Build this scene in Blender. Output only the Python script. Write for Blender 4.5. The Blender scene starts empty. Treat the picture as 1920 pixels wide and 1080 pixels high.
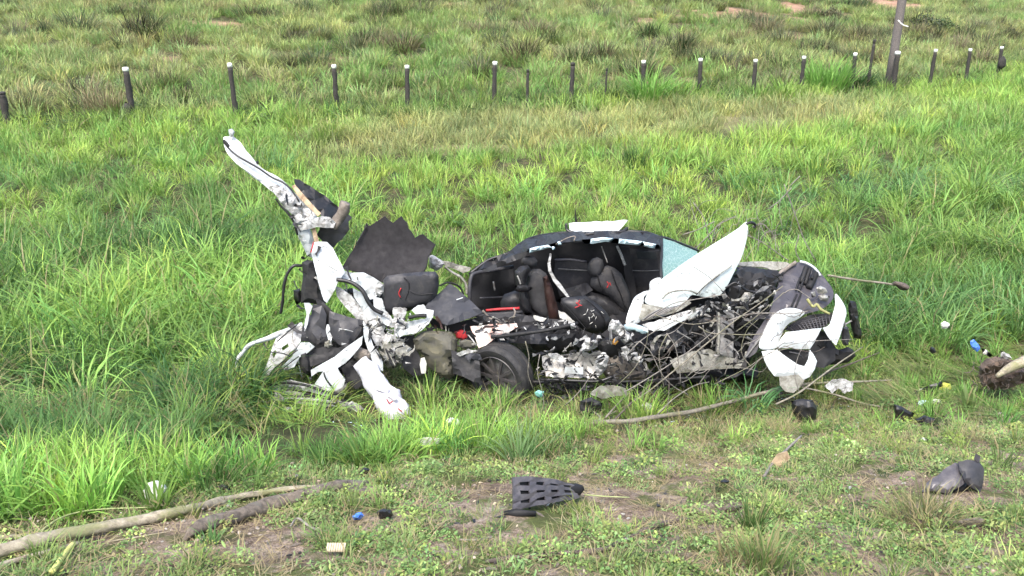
import bpy, bmesh, math, random
import numpy as np
from mathutils import Vector, Matrix, noise, geometry
from math import radians as rad

S = bpy.context.scene
C = S.collection
rng = np.random.default_rng(7)
random.seed(7)

# ------------------------------------------------------------------ camera, sky, sun, exposure
CAM_Z = 4.0; PITCH = rad(20.0); F = 1700.0          # F in pixels of the 1920 wide photograph
cam_d = bpy.data.cameras.new('camera')
cam_d.sensor_width = 36.0; cam_d.lens = 36.0 * F / 1920.0
cam_d.clip_start = 0.05; cam_d.clip_end = 2000
cam = bpy.data.objects.new('camera', cam_d); C.objects.link(cam)
cam.location = (0, 0, CAM_Z); cam.rotation_euler = (rad(90) - PITCH, 0, 0)
S.camera = cam

SUN_EL, SUN_AZ = rad(58), rad(200)                   # azimuth clockwise from +Y
w = bpy.data.worlds.new('World'); S.world = w; w.use_nodes = True
nt = w.node_tree
for n in list(nt.nodes): nt.nodes.remove(n)
out = nt.nodes.new('ShaderNodeOutputWorld'); bg = nt.nodes.new('ShaderNodeBackground')
sky = nt.nodes.new('ShaderNodeTexSky'); sky.sky_type = 'NISHITA'; sky.sun_disc = False
sky.sun_elevation = SUN_EL; sky.sun_rotation = SUN_AZ
sky.air_density = 1.0; sky.dust_density = 4.0; sky.ozone_density = 0.6
bg.inputs[1].default_value = 0.14
nt.links.new(sky.outputs[0], bg.inputs[0]); nt.links.new(bg.outputs[0], out.inputs[0])
sd = bpy.data.lights.new('sun', 'SUN'); sd.energy = 1.15; sd.angle = rad(22); sd.color = (1.0, 0.975, 0.93)
so = bpy.data.objects.new('sun', sd); C.objects.link(so)
so.rotation_euler = (rad(90) - SUN_EL, 0, math.pi - SUN_AZ)
S.view_settings.view_transform = 'Standard'; S.view_settings.look = 'None'
S.view_settings.gamma = 1.0; S.view_settings.use_curve_mapping = False
S.view_settings.exposure = 1.76
S.cycles.max_bounces = 6; S.cycles.transmission_bounces = 4; S.cycles.transparent_max_bounces = 8
S.cycles.diffuse_bounces = 3; S.cycles.glossy_bounces = 2

cp, sp = math.cos(PITCH), math.sin(PITCH)
def ray(px, py):
    u = (px - 960) / F; v = (540 - py) / F
    return Vector((u, cp + v * sp, -sp + v * cp))
def P(px, py, Y):
    d = ray(px, py); k = Y / d.y
    return Vector((d.x * k, Y, CAM_Z + d.z * k))
def proj(x, y, z):
    dz = z - CAM_Z
    depth = y * cp - dz * sp; up = y * sp + dz * cp
    return 960 + F * x / depth, 540 - F * up / depth
def px_m(Y, z=0.4):                                   # metres per photo pixel at depth Y
    return (Y * cp + (CAM_Z - z) * sp) / F

# ------------------------------------------------------------------ noise + terrain
def _h(ix, iy, s):
    n = (ix * 374761393 + iy * 668265263 + s * 1442695041) & 0xffffffff
    n = ((n ^ (n >> 13)) * 1274126177) & 0xffffffff
    return ((n ^ (n >> 16)) & 0xffffff) / float(0xffffff)
def vn(x, y, s=0):
    x = np.asarray(x, float); y = np.asarray(y, float)
    ix = np.floor(x).astype(np.int64); iy = np.floor(y).astype(np.int64)
    fx = x - ix; fy = y - iy; fx = fx * fx * (3 - 2 * fx); fy = fy * fy * (3 - 2 * fy)
    a = _h(ix, iy, s); b = _h(ix + 1, iy, s); c = _h(ix, iy + 1, s); d = _h(ix + 1, iy + 1, s)
    return (a * (1 - fx) + b * fx) * (1 - fy) + (c * (1 - fx) + d * fx) * fy
def fbm(x, y, s=0, o=4):
    r = 0; a = .5; t = 0
    for i in range(o):
        r = r + a * vn(x * 2 ** i, y * 2 ** i, s + i * 17); t += a; a *= .5
    return r / t
def ss(a, b, x):
    t = np.clip((x - a) / (b - a), 0, 1); return t * t * (3 - 2 * t)
def fence_y(x):
    x = np.asarray(x, float)
    return np.interp(x, [-14, -9.8, -5, 0, 3.6, 7.6, 11.6, 15.5, 19, 40], [22.5, 23.6, 24.4, 25.3, 26.6, 28.3, 30, 33, 36, 60])
def G(x, y):
    x = np.asarray(x, float); y = np.asarray(y, float)
    z = np.interp(y, [-5, 0.5, 3.4, 5.4, 6.4, 7.3, 8.2, 12, 22, 400], [2.3, 2.15, 1.33, .72, .36, .10, 0, 0, 0, 0])
    rt = ss(1.5, 4.5, x) * ss(9.5, 6.5, y) * ss(4.2, 6, y)
    z = z + rt * .06
    z = z - .45 * ss(3, 18, x) * ss(14, 28, y)
    d = y - fence_y(x)
    z = z + np.where(d > 0, d, 0) * .055 + .6 * ss(4, 22, d) * (fbm(x * .08, y * .08, 5) - .4)
    z = z + np.where(d > 40, (d - 40), 0) * .06
    z = z + (fbm(x * .5, y * .5, 1) - .5) * .22 * ss(9, 14, y) + (fbm(x * 1.3, y * 1.3, 2, 3) - .5) * .10
    z = z + (fbm(x * 6, y * 6, 3, 3) - .5) * .05 * ss(8, 6.5, y)
    return z
def Gs(x, y): return float(G(x, y))
def gp(px, py, up=0.0):                               # the point of the ground seen at a photo pixel
    d = ray(px, py); t = 2.0
    for i in range(4000):
        p = Vector((0, 0, CAM_Z)) + d * t
        if p.z <= Gs(p.x, p.y): break
        t += 0.02 if t < 15 else .08
    return Vector((p.x, p.y, Gs(p.x, p.y) + up))

# ------------------------------------------------------------------ materials
def new_mat(name):
    m = bpy.data.materials.new(name); m.use_nodes = True
    t = m.node_tree
    b = t.nodes['Principled BSDF']
    return m, t, b
def ramp(t, fac, stops):
    r = t.nodes.new('ShaderNodeValToRGB'); e = r.color_ramp.elements
    while len(e) < len(stops): e.new(.5)
    for i, (p, c) in enumerate(stops):
        e[i].position = p; e[i].color = (*c, 1) if len(c) == 3 else c
    t.links.new(fac, r.inputs[0]); return r.outputs[0]
def tex(t, scale, detail=6, rough=.6, coord=None, dist=0):
    n = t.nodes.new('ShaderNodeTexNoise'); n.inputs['Scale'].default_value = scale
    n.inputs['Detail'].default_value = detail; n.inputs['Roughness'].default_value = rough
    n.inputs['Distortion'].default_value = dist
    if coord is None:
        g = t.nodes.new('ShaderNodeNewGeometry'); coord = g.outputs['Position']
    t.links.new(coord, n.inputs['Vector']); return n.outputs[0]
def mix(t, fac, a, b, mode='MIX'):
    n = t.nodes.new('ShaderNodeMix'); n.data_type = 'RGBA'; n.blend_type = mode
    for s, v in ((n.inputs['Factor'], fac), (n.inputs['A'], a), (n.inputs['B'], b)):
        pass
    ins = [n.inputs[0], n.inputs[6], n.inputs[7]]
    for s, v in zip(ins, (fac, a, b)):
        if isinstance(v, bpy.types.NodeSocket): t.links.new(v, s)
        elif isinstance(v, (int, float)): s.default_value = v
        else: s.default_value = (*v, 1)
    return n.outputs[2]
def bump(t, b, h, strength=.3, dist=.01):
    n = t.nodes.new('ShaderNodeBump'); n.inputs['Strength'].default_value = strength
    n.inputs['Distance'].default_value = dist
    t.links.new(h, n.inputs['Height']); t.links.new(n.outputs[0], b.inputs['Normal'])

def surf(name, col, rough=.5, dirt=None, dirt_amt=.4, dscale=9, var=.15, metal=0.0, bmp=.15, bscale=60, coat=0, streak=None, crease_crack=0.0):
    """painted / plastic / cloth surface: colour with fine variation, and wear or dirt in patches"""
    m, t, b = new_mat(name)
    v = ramp(t, tex(t, 30, 5), [(.3, tuple(c * (1 - var) for c in col)), (.7, tuple(min(1, c * (1 + var)) for c in col))])
    if dirt:
        f = ramp(t, tex(t, dscale, 9, .72, dist=.6), [(.62 - dirt_amt * .35, (0, 0, 0)), (.80 - dirt_amt * .2, (1, 1, 1))])
        v = mix(t, f, v, dirt)
    if streak:
        f = ramp(t, tex(t, 55, 8, .75, dist=2.0), [(.60, (0, 0, 0)), (.66, (1, 1, 1))])
        v = mix(t, f, v, streak)
    if crease_crack:  # thin dark crease and crack lines put into the colour
        vo = t.nodes.new('ShaderNodeTexVoronoi'); vo.feature = 'DISTANCE_TO_EDGE'; vo.inputs['Scale'].default_value = 7.5
        g = t.nodes.new('ShaderNodeNewGeometry'); wn = t.nodes.new('ShaderNodeTexNoise'); wn.inputs['Scale'].default_value = 5; wn.inputs['Detail'].default_value = 5
        t.links.new(g.outputs['Position'], wn.inputs['Vector'])
        ad = t.nodes.new('ShaderNodeVectorMath'); ad.operation = 'MULTIPLY_ADD'; ad.inputs[1].default_value = (.35, .35, .35)
        t.links.new(wn.outputs['Color'], ad.inputs[0]); t.links.new(g.outputs['Position'], ad.inputs[2]); t.links.new(ad.outputs[0], vo.inputs['Vector'])
        ln = ramp(t, vo.outputs['Distance'], [(0, (1, 1, 1)), (.035, (0, 0, 0))])
        mk = ramp(t, tex(t, 4.3, 4), [(.60 - crease_crack * .2, (0, 0, 0)), (.66 - crease_crack * .2, (1, 1, 1))])
        v = mix(t, mix(t, 1.0, ln, mk, 'MULTIPLY'), v, (.09, .085, .08))
    t.links.new(v, b.inputs['Base Color'])
    rr = ramp(t, tex(t, 14, 4), [(.3, (max(0, rough - .12),) * 3), (.7, (min(1, rough + .15),) * 3)])
    t.links.new(rr, b.inputs['Roughness'])
    b.inputs['Metallic'].default_value = metal
    if coat: b.inputs['Coat Weight'].default_value = coat; b.inputs['Coat Roughness'].default_value = .15
    bump(t, b, tex(t, bscale, 5), bmp, .004)
    return m
M = {}
M['white'] = surf('white_paint', (0.414, 0.446, 0.451), .38, (.24, .215, .18), .30, 7, .06, streak=(.30, .30, .28), coat=.2, crease_crack=.6)
M['white_clean'] = surf('white_bumper_paint', (0.442, 0.475, 0.479), .32, (.22, .205, .17), .24, 9, .04, coat=.3, crease_crack=.12)
M['white_hood'] = surf('white_hood_paint', (0.385, 0.446, 0.432), .4, (.26, .25, .22), .34, 4.5, .05, coat=.2, crease_crack=.35)
M['white_torn'] = surf('torn_white_metal', (.48, .49, .48), .5, (.12, .11, .10), .66, 16, .12, streak=(.06, .06, .06), bmp=.6, bscale=40, crease_crack=1.0)
M['grey_metal'] = surf('bare_grey_metal', (.20, .20, .195), .5, (.075, .065, .055), .5, 12, .2, metal=.3)
M['silver'] = surf('crumpled_silver_metal', (.33, .325, .30), .42, (.11, .095, .075), .40, 10, .2, metal=.3, bmp=.6, bscale=35, crease_crack=.5)
M['mud_metal'] = surf('muddy_grey_metal', (.25, .25, .22), .6, (.09, .082, .055), .6, 18, .2, bmp=.6, crease_crack=.6)
M['black'] = surf('black_plastic', (.011, .011, .012), .42, (.038, .035, .033), .30, 10, .3)
M['black_dull'] = surf('dull_black_plastic', (.016, .016, .018), .7, (.05, .047, .043), .35, 8, .25, bmp=.3)
M['board'] = surf('black_fibre_board', (.013, .012, .0135), .9, (.026, .024, .024), .2, 3, .15, bmp=.3, bscale=220)
M['lid'] = surf('dark_grey_board', (.021, .023, .030), .7, (.055, .055, .055), .2, 12, .15)
M['trim'] = surf('dark_grey_trim', (.026, .026, .030), .55, (.07, .066, .062), .3, 8, .2)
M['seat'] = surf('dark_grey_fabric', (.040, .040, .043), .85, (.075, .07, .066), .28, 8, .2, bmp=.4, bscale=300)
M['seat_dark'] = surf('dusty_black_leather', (.016, .016, .018), .5, (.085, .08, .075), .24, 16, .2, bmp=.3, bscale=150)
M['seat_brown'] = surf('brown_leather', (.032, .014, .011), .5, (.06, .045, .038), .3, 9, .2)
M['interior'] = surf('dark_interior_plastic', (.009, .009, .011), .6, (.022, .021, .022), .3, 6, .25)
M['far_window'] = surf('tinted_window', (.035, .04, .045), .15, None)
M['airbag'] = surf('curtain_airbag_cloth', (.46, .62, .68), .8, (.70, .74, .76), .4, 20, .06, bmp=.4, bscale=90)
M['cloth'] = surf('white_padded_cloth', (.56, .56, .60), .85, (.44, .38, .40), .30, 9, .03, bmp=.8, bscale=40)
M['red'] = surf('red_stitching', (.36, .018, .022), .6, (.06, .02, .02), .4, 30)
M['blood'] = surf('stained_paper', (.68, .62, .56), .8, (.55, .16, .10), .45, 7, .06, streak=(.2, .15, .13))
M['grille_grey'] = surf('dark_purple_grey_plastic', (.050, .047, .054), .38, (.12, .112, .112), .38, 6, .15)
M['mud_cloth'] = surf('muddy_grey_cloth', (.085, .082, .068), .9, (.14, .13, .08), .5, 8, .2, bmp=.6, bscale=30)
M['rust'] = surf('brown_edge_strip', (.42, .32, .21), .8, (.15, .08, .045), .45, 14, .2)
M['bracket'] = surf('dirty_brown_bracket', (.19, .165, .14), .8, (.08, .065, .05), .5, 16, .2)
M['tyre'] = surf('tyre_rubber', (.018, .018, .019), .78, (.055, .052, .046), .35, 9, .2, bmp=.4, bscale=120)
M['rim'] = surf('dark_alloy', (.060, .056, .058), .4, (.12, .11, .10), .35, 12, .2, metal=.2)
M['pocket'] = surf('black_parts_and_shade', (.005, .005, .006), .7, None)  # near-black for dark parts, and for shade painted into gaps
M['tan'] = surf('tan_card', (.42, .36, .25), .85, (.30, .24, .16), .3, 15, .1)
M['blue'] = surf('blue_wrapper', (.05, .16, .62), .35, (.35, .55, .75), .3, 40, .1)
M['teal'] = surf('teal_plastic_film', (.16, .42, .36), .4, (.4, .5, .45), .3, 30, .1)
M['foam'] = surf('white_foam', (.56, .56, .52), .9, (.5, .5, .4), .35, 18, .06, bmp=.6)
M['brown_soil'] = surf('clod_soil', (.12, .085, .062), .95, (.05, .038, .03), .6, 9, .25, bmp=1, bscale=35)
M['yellow'] = surf('yellow_leaf', (.58, .58, .10), .6, (.4, .45, .12), .3, 20, .1)
M['dry_strap'] = surf('dull_yellow_strap', (.26, .26, .10), .7, (.12, .12, .06), .4, 20, .1)
M['orange'] = surf('orange_plastic', (.60, .30, .06), .5, (.2, .1, .05), .3, 20, .1)

def glass_mat():
    m, t, b = new_mat('cracked_glass')
    b.inputs['Base Color'].default_value = (.50, .72, .69, 1)
    b.inputs['Roughness'].default_value = .35; b.inputs['IOR'].default_value = 1.35
    b.inputs['Transmission Weight'].default_value = .28
    v = t.nodes.new('ShaderNodeTexVoronoi'); v.feature = 'DISTANCE_TO_EDGE'; v.inputs['Scale'].default_value = 22
    g = t.nodes.new('ShaderNodeNewGeometry'); t.links.new(g.outputs['Position'], v.inputs['Vector'])
    c = ramp(t, v.outputs['Distance'], [(0, (.50, .62, .60)), (.05, (.20, .35, .33))])
    t.links.new(c, b.inputs['Base Color']); bump(t, b, v.outputs['Distance'], .4, .004)
    return m
M['glass'] = glass_mat()

def bark(name, a, c, moss=None):
    m, t, b = new_mat(name)
    g = t.nodes.new('ShaderNodeTexCoord')
    mp = t.nodes.new('ShaderNodeMapping'); mp.inputs['Scale'].default_value = (1, 1, 1)
    t.links.new(g.outputs['UV'], mp.inputs['Vector'])
    n = tex(t, 26, 8, .7)
    v = ramp(t, n, [(.32, a), (.68, c)])
    if moss:
        v = mix(t, ramp(t, tex(t, 6, 4), [(.5, (0, 0, 0)), (.62, (1, 1, 1))]), v, moss)
    t.links.new(v, b.inputs['Base Color']); b.inputs['Roughness'].default_value = .85
    bump(t, b, n, .9, .01); return m
M['log'] = bark('dead_grey_bark', (.13, .11, .075), (.40, .36, .27), (.20, .20, .10))
M['log2'] = bark('bare_brown_wood', (.045, .036, .028), (.20, .165, .13), (.12, .11, .09))
M['branch'] = bark('grey_branch_bark', (.09, .08, .062), (.26, .24, .19), (.14, .14, .08))
M['twig'] = bark('grey_dry_twig', (.10, .09, .08), (.27, .25, .22))
M['darktwig'] = bark('dark_twig', (.05, .04, .035), (.14, .11, .09))
M['greenstem'] = bark('green_stem', (.20, .25, .09), (.38, .42, .20))
M['yellowstick'] = bark('yellow_stick', (.42, .42, .10), (.62, .60, .22))
M['post'] = bark('dark_weathered_post', (.012, .011, .010), (.05, .045, .04))
M['pole'] = bark('purplish_weathered_pole', (.075, .066, .062), (.17, .15, .14))
M['cap'] = surf('white_painted_post_top', (.80, .80, .76), .7, (.5, .5, .45), .2, 30, .03)

# ground sheet: bare earth at the roadside, thatch and humus under the grass, dry strip and red earth further off
def ground_mat():
    m, t, b = new_mat('earth_and_thatch')
    a = t.nodes.new('ShaderNodeVertexColor'); a.layer_name = 'zone'
    sep = t.nodes.new('ShaderNodeSeparateColor'); t.links.new(a.outputs[0], sep.inputs[0])
    soil = ramp(t, tex(t, 3.2, 9, .7), [(.30, (.13, .10, .075)), (.43, (.24, .185, .145)), (.53, (.37, .30, .24)), (.66, (.48, .41, .345))])
    fine = mix(t, 1.0, ramp(t, tex(t, 85, 6, .75), [(.38, (.42, .40, .38)), (.6, (1.05, 1.03, 1.0))]), ramp(t, tex(t, 22, 7, .8), [(.40, (.5, .47, .44)), (.55, (1.1, 1.1, 1.1))]), 'MULTIPLY')
    soil = mix(t, 1.0, soil, fine, 'MULTIPLY')
    moss = ramp(t, tex(t, 9, 8, .7), [(.3, (.045, .055, .018)), (.7, (.13, .155, .05))])
    soil = mix(t, ramp(t, tex(t, 2.1, 8, .65), [(.47, (0, 0, 0)), (.56, (1, 1, 1))]), soil, moss)
    th = ramp(t, tex(t, 5, 9, .7), [(.3, (.018, .022, .010)), (.5, (.05, .055, .022)), (.62, (.10, .085, .045)), (.75, (.17, .15, .08))])
    v = mix(t, sep.outputs[0], soil, th)
    dry = ramp(t, tex(t, 4, 8, .7), [(.3, (.19, .13, .09)), (.5, (.15, .16, .07)), (.7, (.25, .20, .13))])
    v = mix(t, sep.outputs[1], v, dry)
    red = ramp(t, tex(t, 1.4, 6, .7), [(.35, (.22, .12, .075)), (.65, (.36, .24, .165))])
    v = mix(t, sep.outputs[2], v, red)
    t.links.new(v, b.inputs['Base Color']); b.inputs['Roughness'].default_value = .95
    b.inputs['Specular IOR Level'].default_value = .2
    bump(t, b, tex(t, 24, 9, .75), 1.0, .03); return m
M['ground'] = ground_mat()

# blades: colour comes per clump (instancer attribute gcol) and per blade (attribute dry), light passes through
def blade_mat(name, instanced=True, base=(.1, .18, .03), dry=(.30, .25, .13), trans=.35):
    m, t, b = new_mat(name)
    if instanced:
        a = t.nodes.new('ShaderNodeAttribute'); a.attribute_type = 'INSTANCER'; a.attribute_name = 'gcol'
        col = a.outputs['Color']
    else:
        r = t.nodes.new('ShaderNodeRGB'); r.outputs[0].default_value = (*base, 1); col = r.outputs[0]
    d = t.nodes.new('ShaderNodeAttribute'); d.attribute_name = 'dry'
    v = t.nodes.new('ShaderNodeAttribute'); v.attribute_name = 'val'
    vv = ramp(t, v.outputs['Fac'], [(0, (.66, .66, .60)), (.5, (1, 1, 1)), (1, (1.5, 1.38, 1.3))])
    col = mix(t, 1.0, col, vv, 'MULTIPLY')
    col = mix(t, d.outputs['Fac'], col, dry)
    t.links.new(col, b.inputs['Base Color']); b.inputs['Roughness'].default_value = .55
    b.inputs['Specular IOR Level'].default_value = .35
    tr = t.nodes.new('ShaderNodeBsdfTranslucent'); t.links.new(col, tr.inputs[0])
    mx = t.nodes.new('ShaderNodeMixShader'); mx.inputs[0].default_value = trans
    t.links.new(b.outputs[0], mx.inputs[1]); t.links.new(tr.outputs[0], mx.inputs[2])
    t.links.new(mx.outputs[0], t.nodes['Material Output'].inputs[0])
    return m
M['blade'] = blade_mat('grass_blades')

# ------------------------------------------------------------------ object helpers
def tag(o, label=None, cat=None, group=None, kind=None):
    if label: o['label'] = label
    if cat: o['category'] = cat
    if group: o['group'] = group
    if kind: o['kind'] = kind
    return o
def link(name, me, mat=None, parent=None):
    o = bpy.data.objects.new(name, me); C.objects.link(o)
    if mat: me.materials.append(mat)
    if parent: 
        o.parent = parent; o.matrix_parent_inverse = parent.matrix_world.inverted() if False else Matrix.Translation(-parent['_o']) if '_o' in parent else Matrix()
    return o
ORIG = {}
def empty(name, loc, label, cat, group=None):
    o = bpy.data.objects.new(name, None); C.objects.link(o); o.location = loc
    o.empty_display_size = .2
    ORIG[o.name] = Vector(loc); return tag(o, label, cat, group)
def org(o):
    v = Vector((0, 0, 0))
    while o is not None: v += Vector(o.location); o = o.parent
    return v
def mesh_obj(name, verts, faces, mat, parent=None, smooth=True, origin=None):
    """verts in world space; the object's own origin goes to the mean of its vertices"""
    vs = np.array([tuple(v) for v in verts], float)
    o0 = vs.mean(axis=0) if origin is None else np.array(origin)
    me = bpy.data.meshes.new(name); me.from_pydata((vs - o0).tolist(), [], [list(map(int, f)) for f in faces])
    me.update()
    if smooth: me.polygons.foreach_set('use_smooth', [True] * len(me.polygons))
    me.materials.append(mat)
    o = bpy.data.objects.new(name, me); C.objects.link(o)
    if parent is not None:
        o.parent = parent; o.location = Vector(o0) - org(parent)
    else: o.location = o0
    return o
def inside(poly, x, y):
    x = np.asarray(x); y = np.asarray(y); r = np.zeros(x.shape, bool); n = len(poly); j = n - 1
    for i in range(n):
        xi, yi = poly[i][:2]; xj, yj = poly[j][:2]
        c = ((yi > y) != (yj > y)) & (x < (xj - xi) * (y - yi) / (yj - yi + 1e-12) + xi)
        r ^= c; j = i
    return r
def bdist(poly, x, y):
    d = np.full(np.shape(x), 1e9)
    for i in range(len(poly)):
        a = np.array(poly[i][:2], float); b = np.array(poly[(i + 1) % len(poly)][:2], float)
        ab = b - a; L = (ab ** 2).sum() + 1e-9
        t = np.clip(((x - a[0]) * ab[0] + (y - a[1]) * ab[1]) / L, 0, 1)
        d = np.minimum(d, np.hypot(x - a[0] - t * ab[0], y - a[1] - t * ab[1]))
    return d
_seed = [0]
def sheet2d(outline, res, Y0, jag=0.0, holes=()):
    _seed[0] += 1; r = random.Random(_seed[0])
    pts = [(p[0], p[1], p[2] if len(p) > 2 else Y0) for p in outline]
    b = []
    for i, p in enumerate(pts):
        q = pts[(i + 1) % len(pts)]
        n = max(1, int(math.hypot(q[0] - p[0], q[1] - p[1]) / res))
        for k in range(n):
            t = k / n; j = jag if k else 0
            b.append((p[0] + (q[0] - p[0]) * t + r.uniform(-j, j), p[1] + (q[1] - p[1]) * t + r.uniform(-j, j)))
    edges = [(i, (i + 1) % len(b)) for i in range(len(b))]
    verts = list(b)
    xs = [p[0] for p in b]; ys = [p[1] for p in b]
    gx, gy = np.meshgrid(np.arange(min(xs), max(xs), res), np.arange(min(ys), max(ys), res))
    gx = gx.ravel() + np.array([r.uniform(-.32, .32) * res for _ in range(gx.size)])
    gy = gy.ravel() + np.array([r.uniform(-.32, .32) * res for _ in range(gy.size)])
    if gx.size:
        k = inside(b, gx, gy); gx, gy = gx[k], gy[k]
        if gx.size:
            k = bdist(b, gx, gy) > res * .45; gx, gy = gx[k], gy[k]
        for h in holes:
            k = ~inside(h, gx, gy); gx, gy = gx[k], gy[k]
            if gx.size: k = bdist(h, gx, gy) > res * .4; gx, gy = gx[k], gy[k]
        verts += list(zip(gx, gy))
    for h in holes:
        s = len(verts); verts += [tuple(q) for q in h]
        edges += [(s + i, s + (i + 1) % len(h)) for i in range(len(h))]
    res_ = geometry.delaunay_2d_cdt([Vector(v) for v in verts], edges, [], 0, 1e-4)
    V = np.array([tuple(v) for v in res_[0]]); Fc = [f for f in res_[2]]
    cen = np.array([V[list(f)].mean(axis=0) for f in Fc])
    k = inside(b, cen[:, 0], cen[:, 1])
    for h in holes: k &= ~inside(h, cen[:, 0], cen[:, 1])
    Fc = [f for f, kk in zip(Fc, k) if kk]
    o = np.array(pts); D = np.hypot(V[:, :1] - o[:, 0], V[:, 1:2] - o[:, 1]) + 2.0
    W = D ** -2.5; Yd = (W * o[:, 2]).sum(1) / W.sum(1)
    return V, Fc, Yd, b
def fold(p, f, seed):
    """sheet-metal creases: a few families of straight ridges, bent a little, plus soft dents"""
    r = 0.0; wx = noise.noise(Vector((p[0] * 1.7, p[1] * 1.7, p[2] * 1.7 + seed))) * .9
    for k, wt in ((0, .5), (1, .32), (2, .22)):
        an = seed * 2.399 + k * 1.9; el = math.sin(seed * 1.3 + k * 2.1)
        s = (p[0] * math.cos(an) + p[2] * math.sin(an) + p[1] * el * .5) * f * (.38 + .33 * k) + wx + seed * .37
        s = s - math.floor(s); r += wt * (4 * abs(s - .5) - 1)
    q = Vector((p[0] * f + seed * 3.1, p[1] * f - seed * 1.7, p[2] * f + seed))
    return r * .8 + noise.noise(q) * .45 + noise.noise(q * 2.7) * .22
def panel(name, outline, mat, parent, Y=8.5, thick=.006, amp=.02, freq=5, res=9, bulge=0.0, jag=0.0, smooth=True, holes=(), sharp=18, curve=False):
    """a sheet of metal / board / cloth: outline in photo pixels with its own depth at every corner, creased, with thickness"""
    if curve:
        q = [(p[0], p[1], p[2] if len(p) > 2 else Y) for p in outline]; m_ = len(q); o_ = []
        for i in range(m_):
            p0, p1, p2, p3 = (np.array(q[(i + k) % m_], float) for k in (-1, 0, 1, 2))
            for t in (0, .33, .67):
                o_.append(tuple(.5 * (2 * p1 + (p2 - p0) * t + (2 * p0 - 5 * p1 + 4 * p2 - p3) * t * t + (3 * p1 - p0 - 3 * p2 + p3) * t ** 3)))
        outline = o_
    V, Fc, Yd, b = sheet2d(outline, res, Y, jag, holes)
    sd_ = _seed[0]
    d = bdist(b, V[:, 0], V[:, 1]); dm = max(d.max(), 1e-6)
    W = []
    for i in range(len(V)):
        p = P(V[i, 0], V[i, 1], Yd[i])
        n = fold(p, freq, sd_) * amp
        k = 1 - (1 - min(1, d[i] / dm)) ** 2
        dr = (p - Vector((0, 0, CAM_Z))).normalized()
        W.append(p + dr * (n - bulge * .6 * k))
    return plate(name, W, Fc, mat, parent, thick, smooth, sharp)
def plate(name, W, Fc, mat, parent, thick, smooth=True, sharp=18):
    """gives a sheet its thickness: front, back and a rim of its own"""
    W = np.array([tuple(q) for q in W]); N = np.zeros_like(W)
    for f in Fc:
        n = np.cross(W[f[1]] - W[f[0]], W[f[2]] - W[f[0]])
        for q in f: N[q] += n
    N /= np.linalg.norm(N, axis=1)[:, None] + 1e-12
    A = W + N * thick * .5; B = W - N * thick * .5; n = len(W)
    cnt = {}
    for f in Fc:
        for q in range(len(f)):
            e = (f[q], f[(q + 1) % len(f)]); cnt[e] = cnt.get(e, 0) + 1
    rim = [e for e in cnt if (e[1], e[0]) not in cnt]
    V = [*A, *B]; F2 = [list(f) for f in Fc] + [[q + n for q in reversed(f)] for f in Fc]
    for (u, v) in rim:
        k = len(V); V += [A[u], A[v], B[v], B[u]]; F2.append([k + 3, k + 2, k + 1, k])
    o = mesh_obj(name, V, F2, mat, parent, smooth)
    if smooth: o.data.set_sharp_from_angle(angle=rad(sharp))
    return o
def lump(name, outline, mat, parent, Y=8.5, depth=.1, amp=.01, freq=6, res=8, jag=0, power=2.0, back=1.0, smooth=True, hard=False):
    """a closed solid with the outline seen in the photograph, rounded towards its edges"""
    V, Fc, Yd, b = sheet2d(outline, res, Y, jag)
    sd_ = _seed[0]
    nb = len(V); d = bdist(b, V[:, 0], V[:, 1]); dm = max(d.max(), 1e-6)
    edge = d < 1e-3
    W = []
    for side in (-1, 1):
        for i in range(nb):
            p = P(V[i, 0], V[i, 1], Yd[i])
            k = (.45 + .55 * min(1, d[i] / (dm * .5))) if hard else (1 - (1 - min(1, d[i] / (dm * .75))) ** power) ** (1 / power)
            n = fold(p, freq, sd_ + side * 3) * amp
            dr = (p - Vector((0, 0, CAM_Z))).normalized()
            if edge[i]: W.append(p)
            else: W.append(p + dr * (side * depth * k * (1 if side < 0 else back) + n))
    faces = list(Fc); idx = {}
    for f in Fc:
        faces.append([i if edge[i] else i + nb for i in reversed(f)])
    used = sorted({i for f in faces for i in f}); mp = {u: k for k, u in enumerate(used)}
    o = mesh_obj(name, [W[u] for u in used], [[mp[i] for i in f] for f in faces], mat, parent, smooth)
    o.data.set_sharp_from_angle(angle=rad(22 if hard else 55)) if smooth else None
    return o
def spline(pts, n=6):
    """Catmull-Rom through points of any dimension"""
    pts = [np.array(p, float) for p in pts]
    if len(pts) < 3: 
        return [pts[0] + (pts[-1] - pts[0]) * t for t in np.linspace(0, 1, n + 1)]
    q = [2 * pts[0] - pts[1]] + pts + [2 * pts[-1] - pts[-2]]; o = []
    for i in range(1, len(q) - 2):
        for k in range(n):
            t = k / n
            o.append(.5 * ((2 * q[i]) + (-q[i - 1] + q[i + 1]) * t + (2 * q[i - 1] - 5 * q[i] + 4 * q[i + 1] - q[i + 2]) * t * t + (-q[i - 1] + 3 * q[i] - 3 * q[i + 1] + q[i + 2]) * t ** 3))
    o.append(q[-2]); return o
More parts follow.
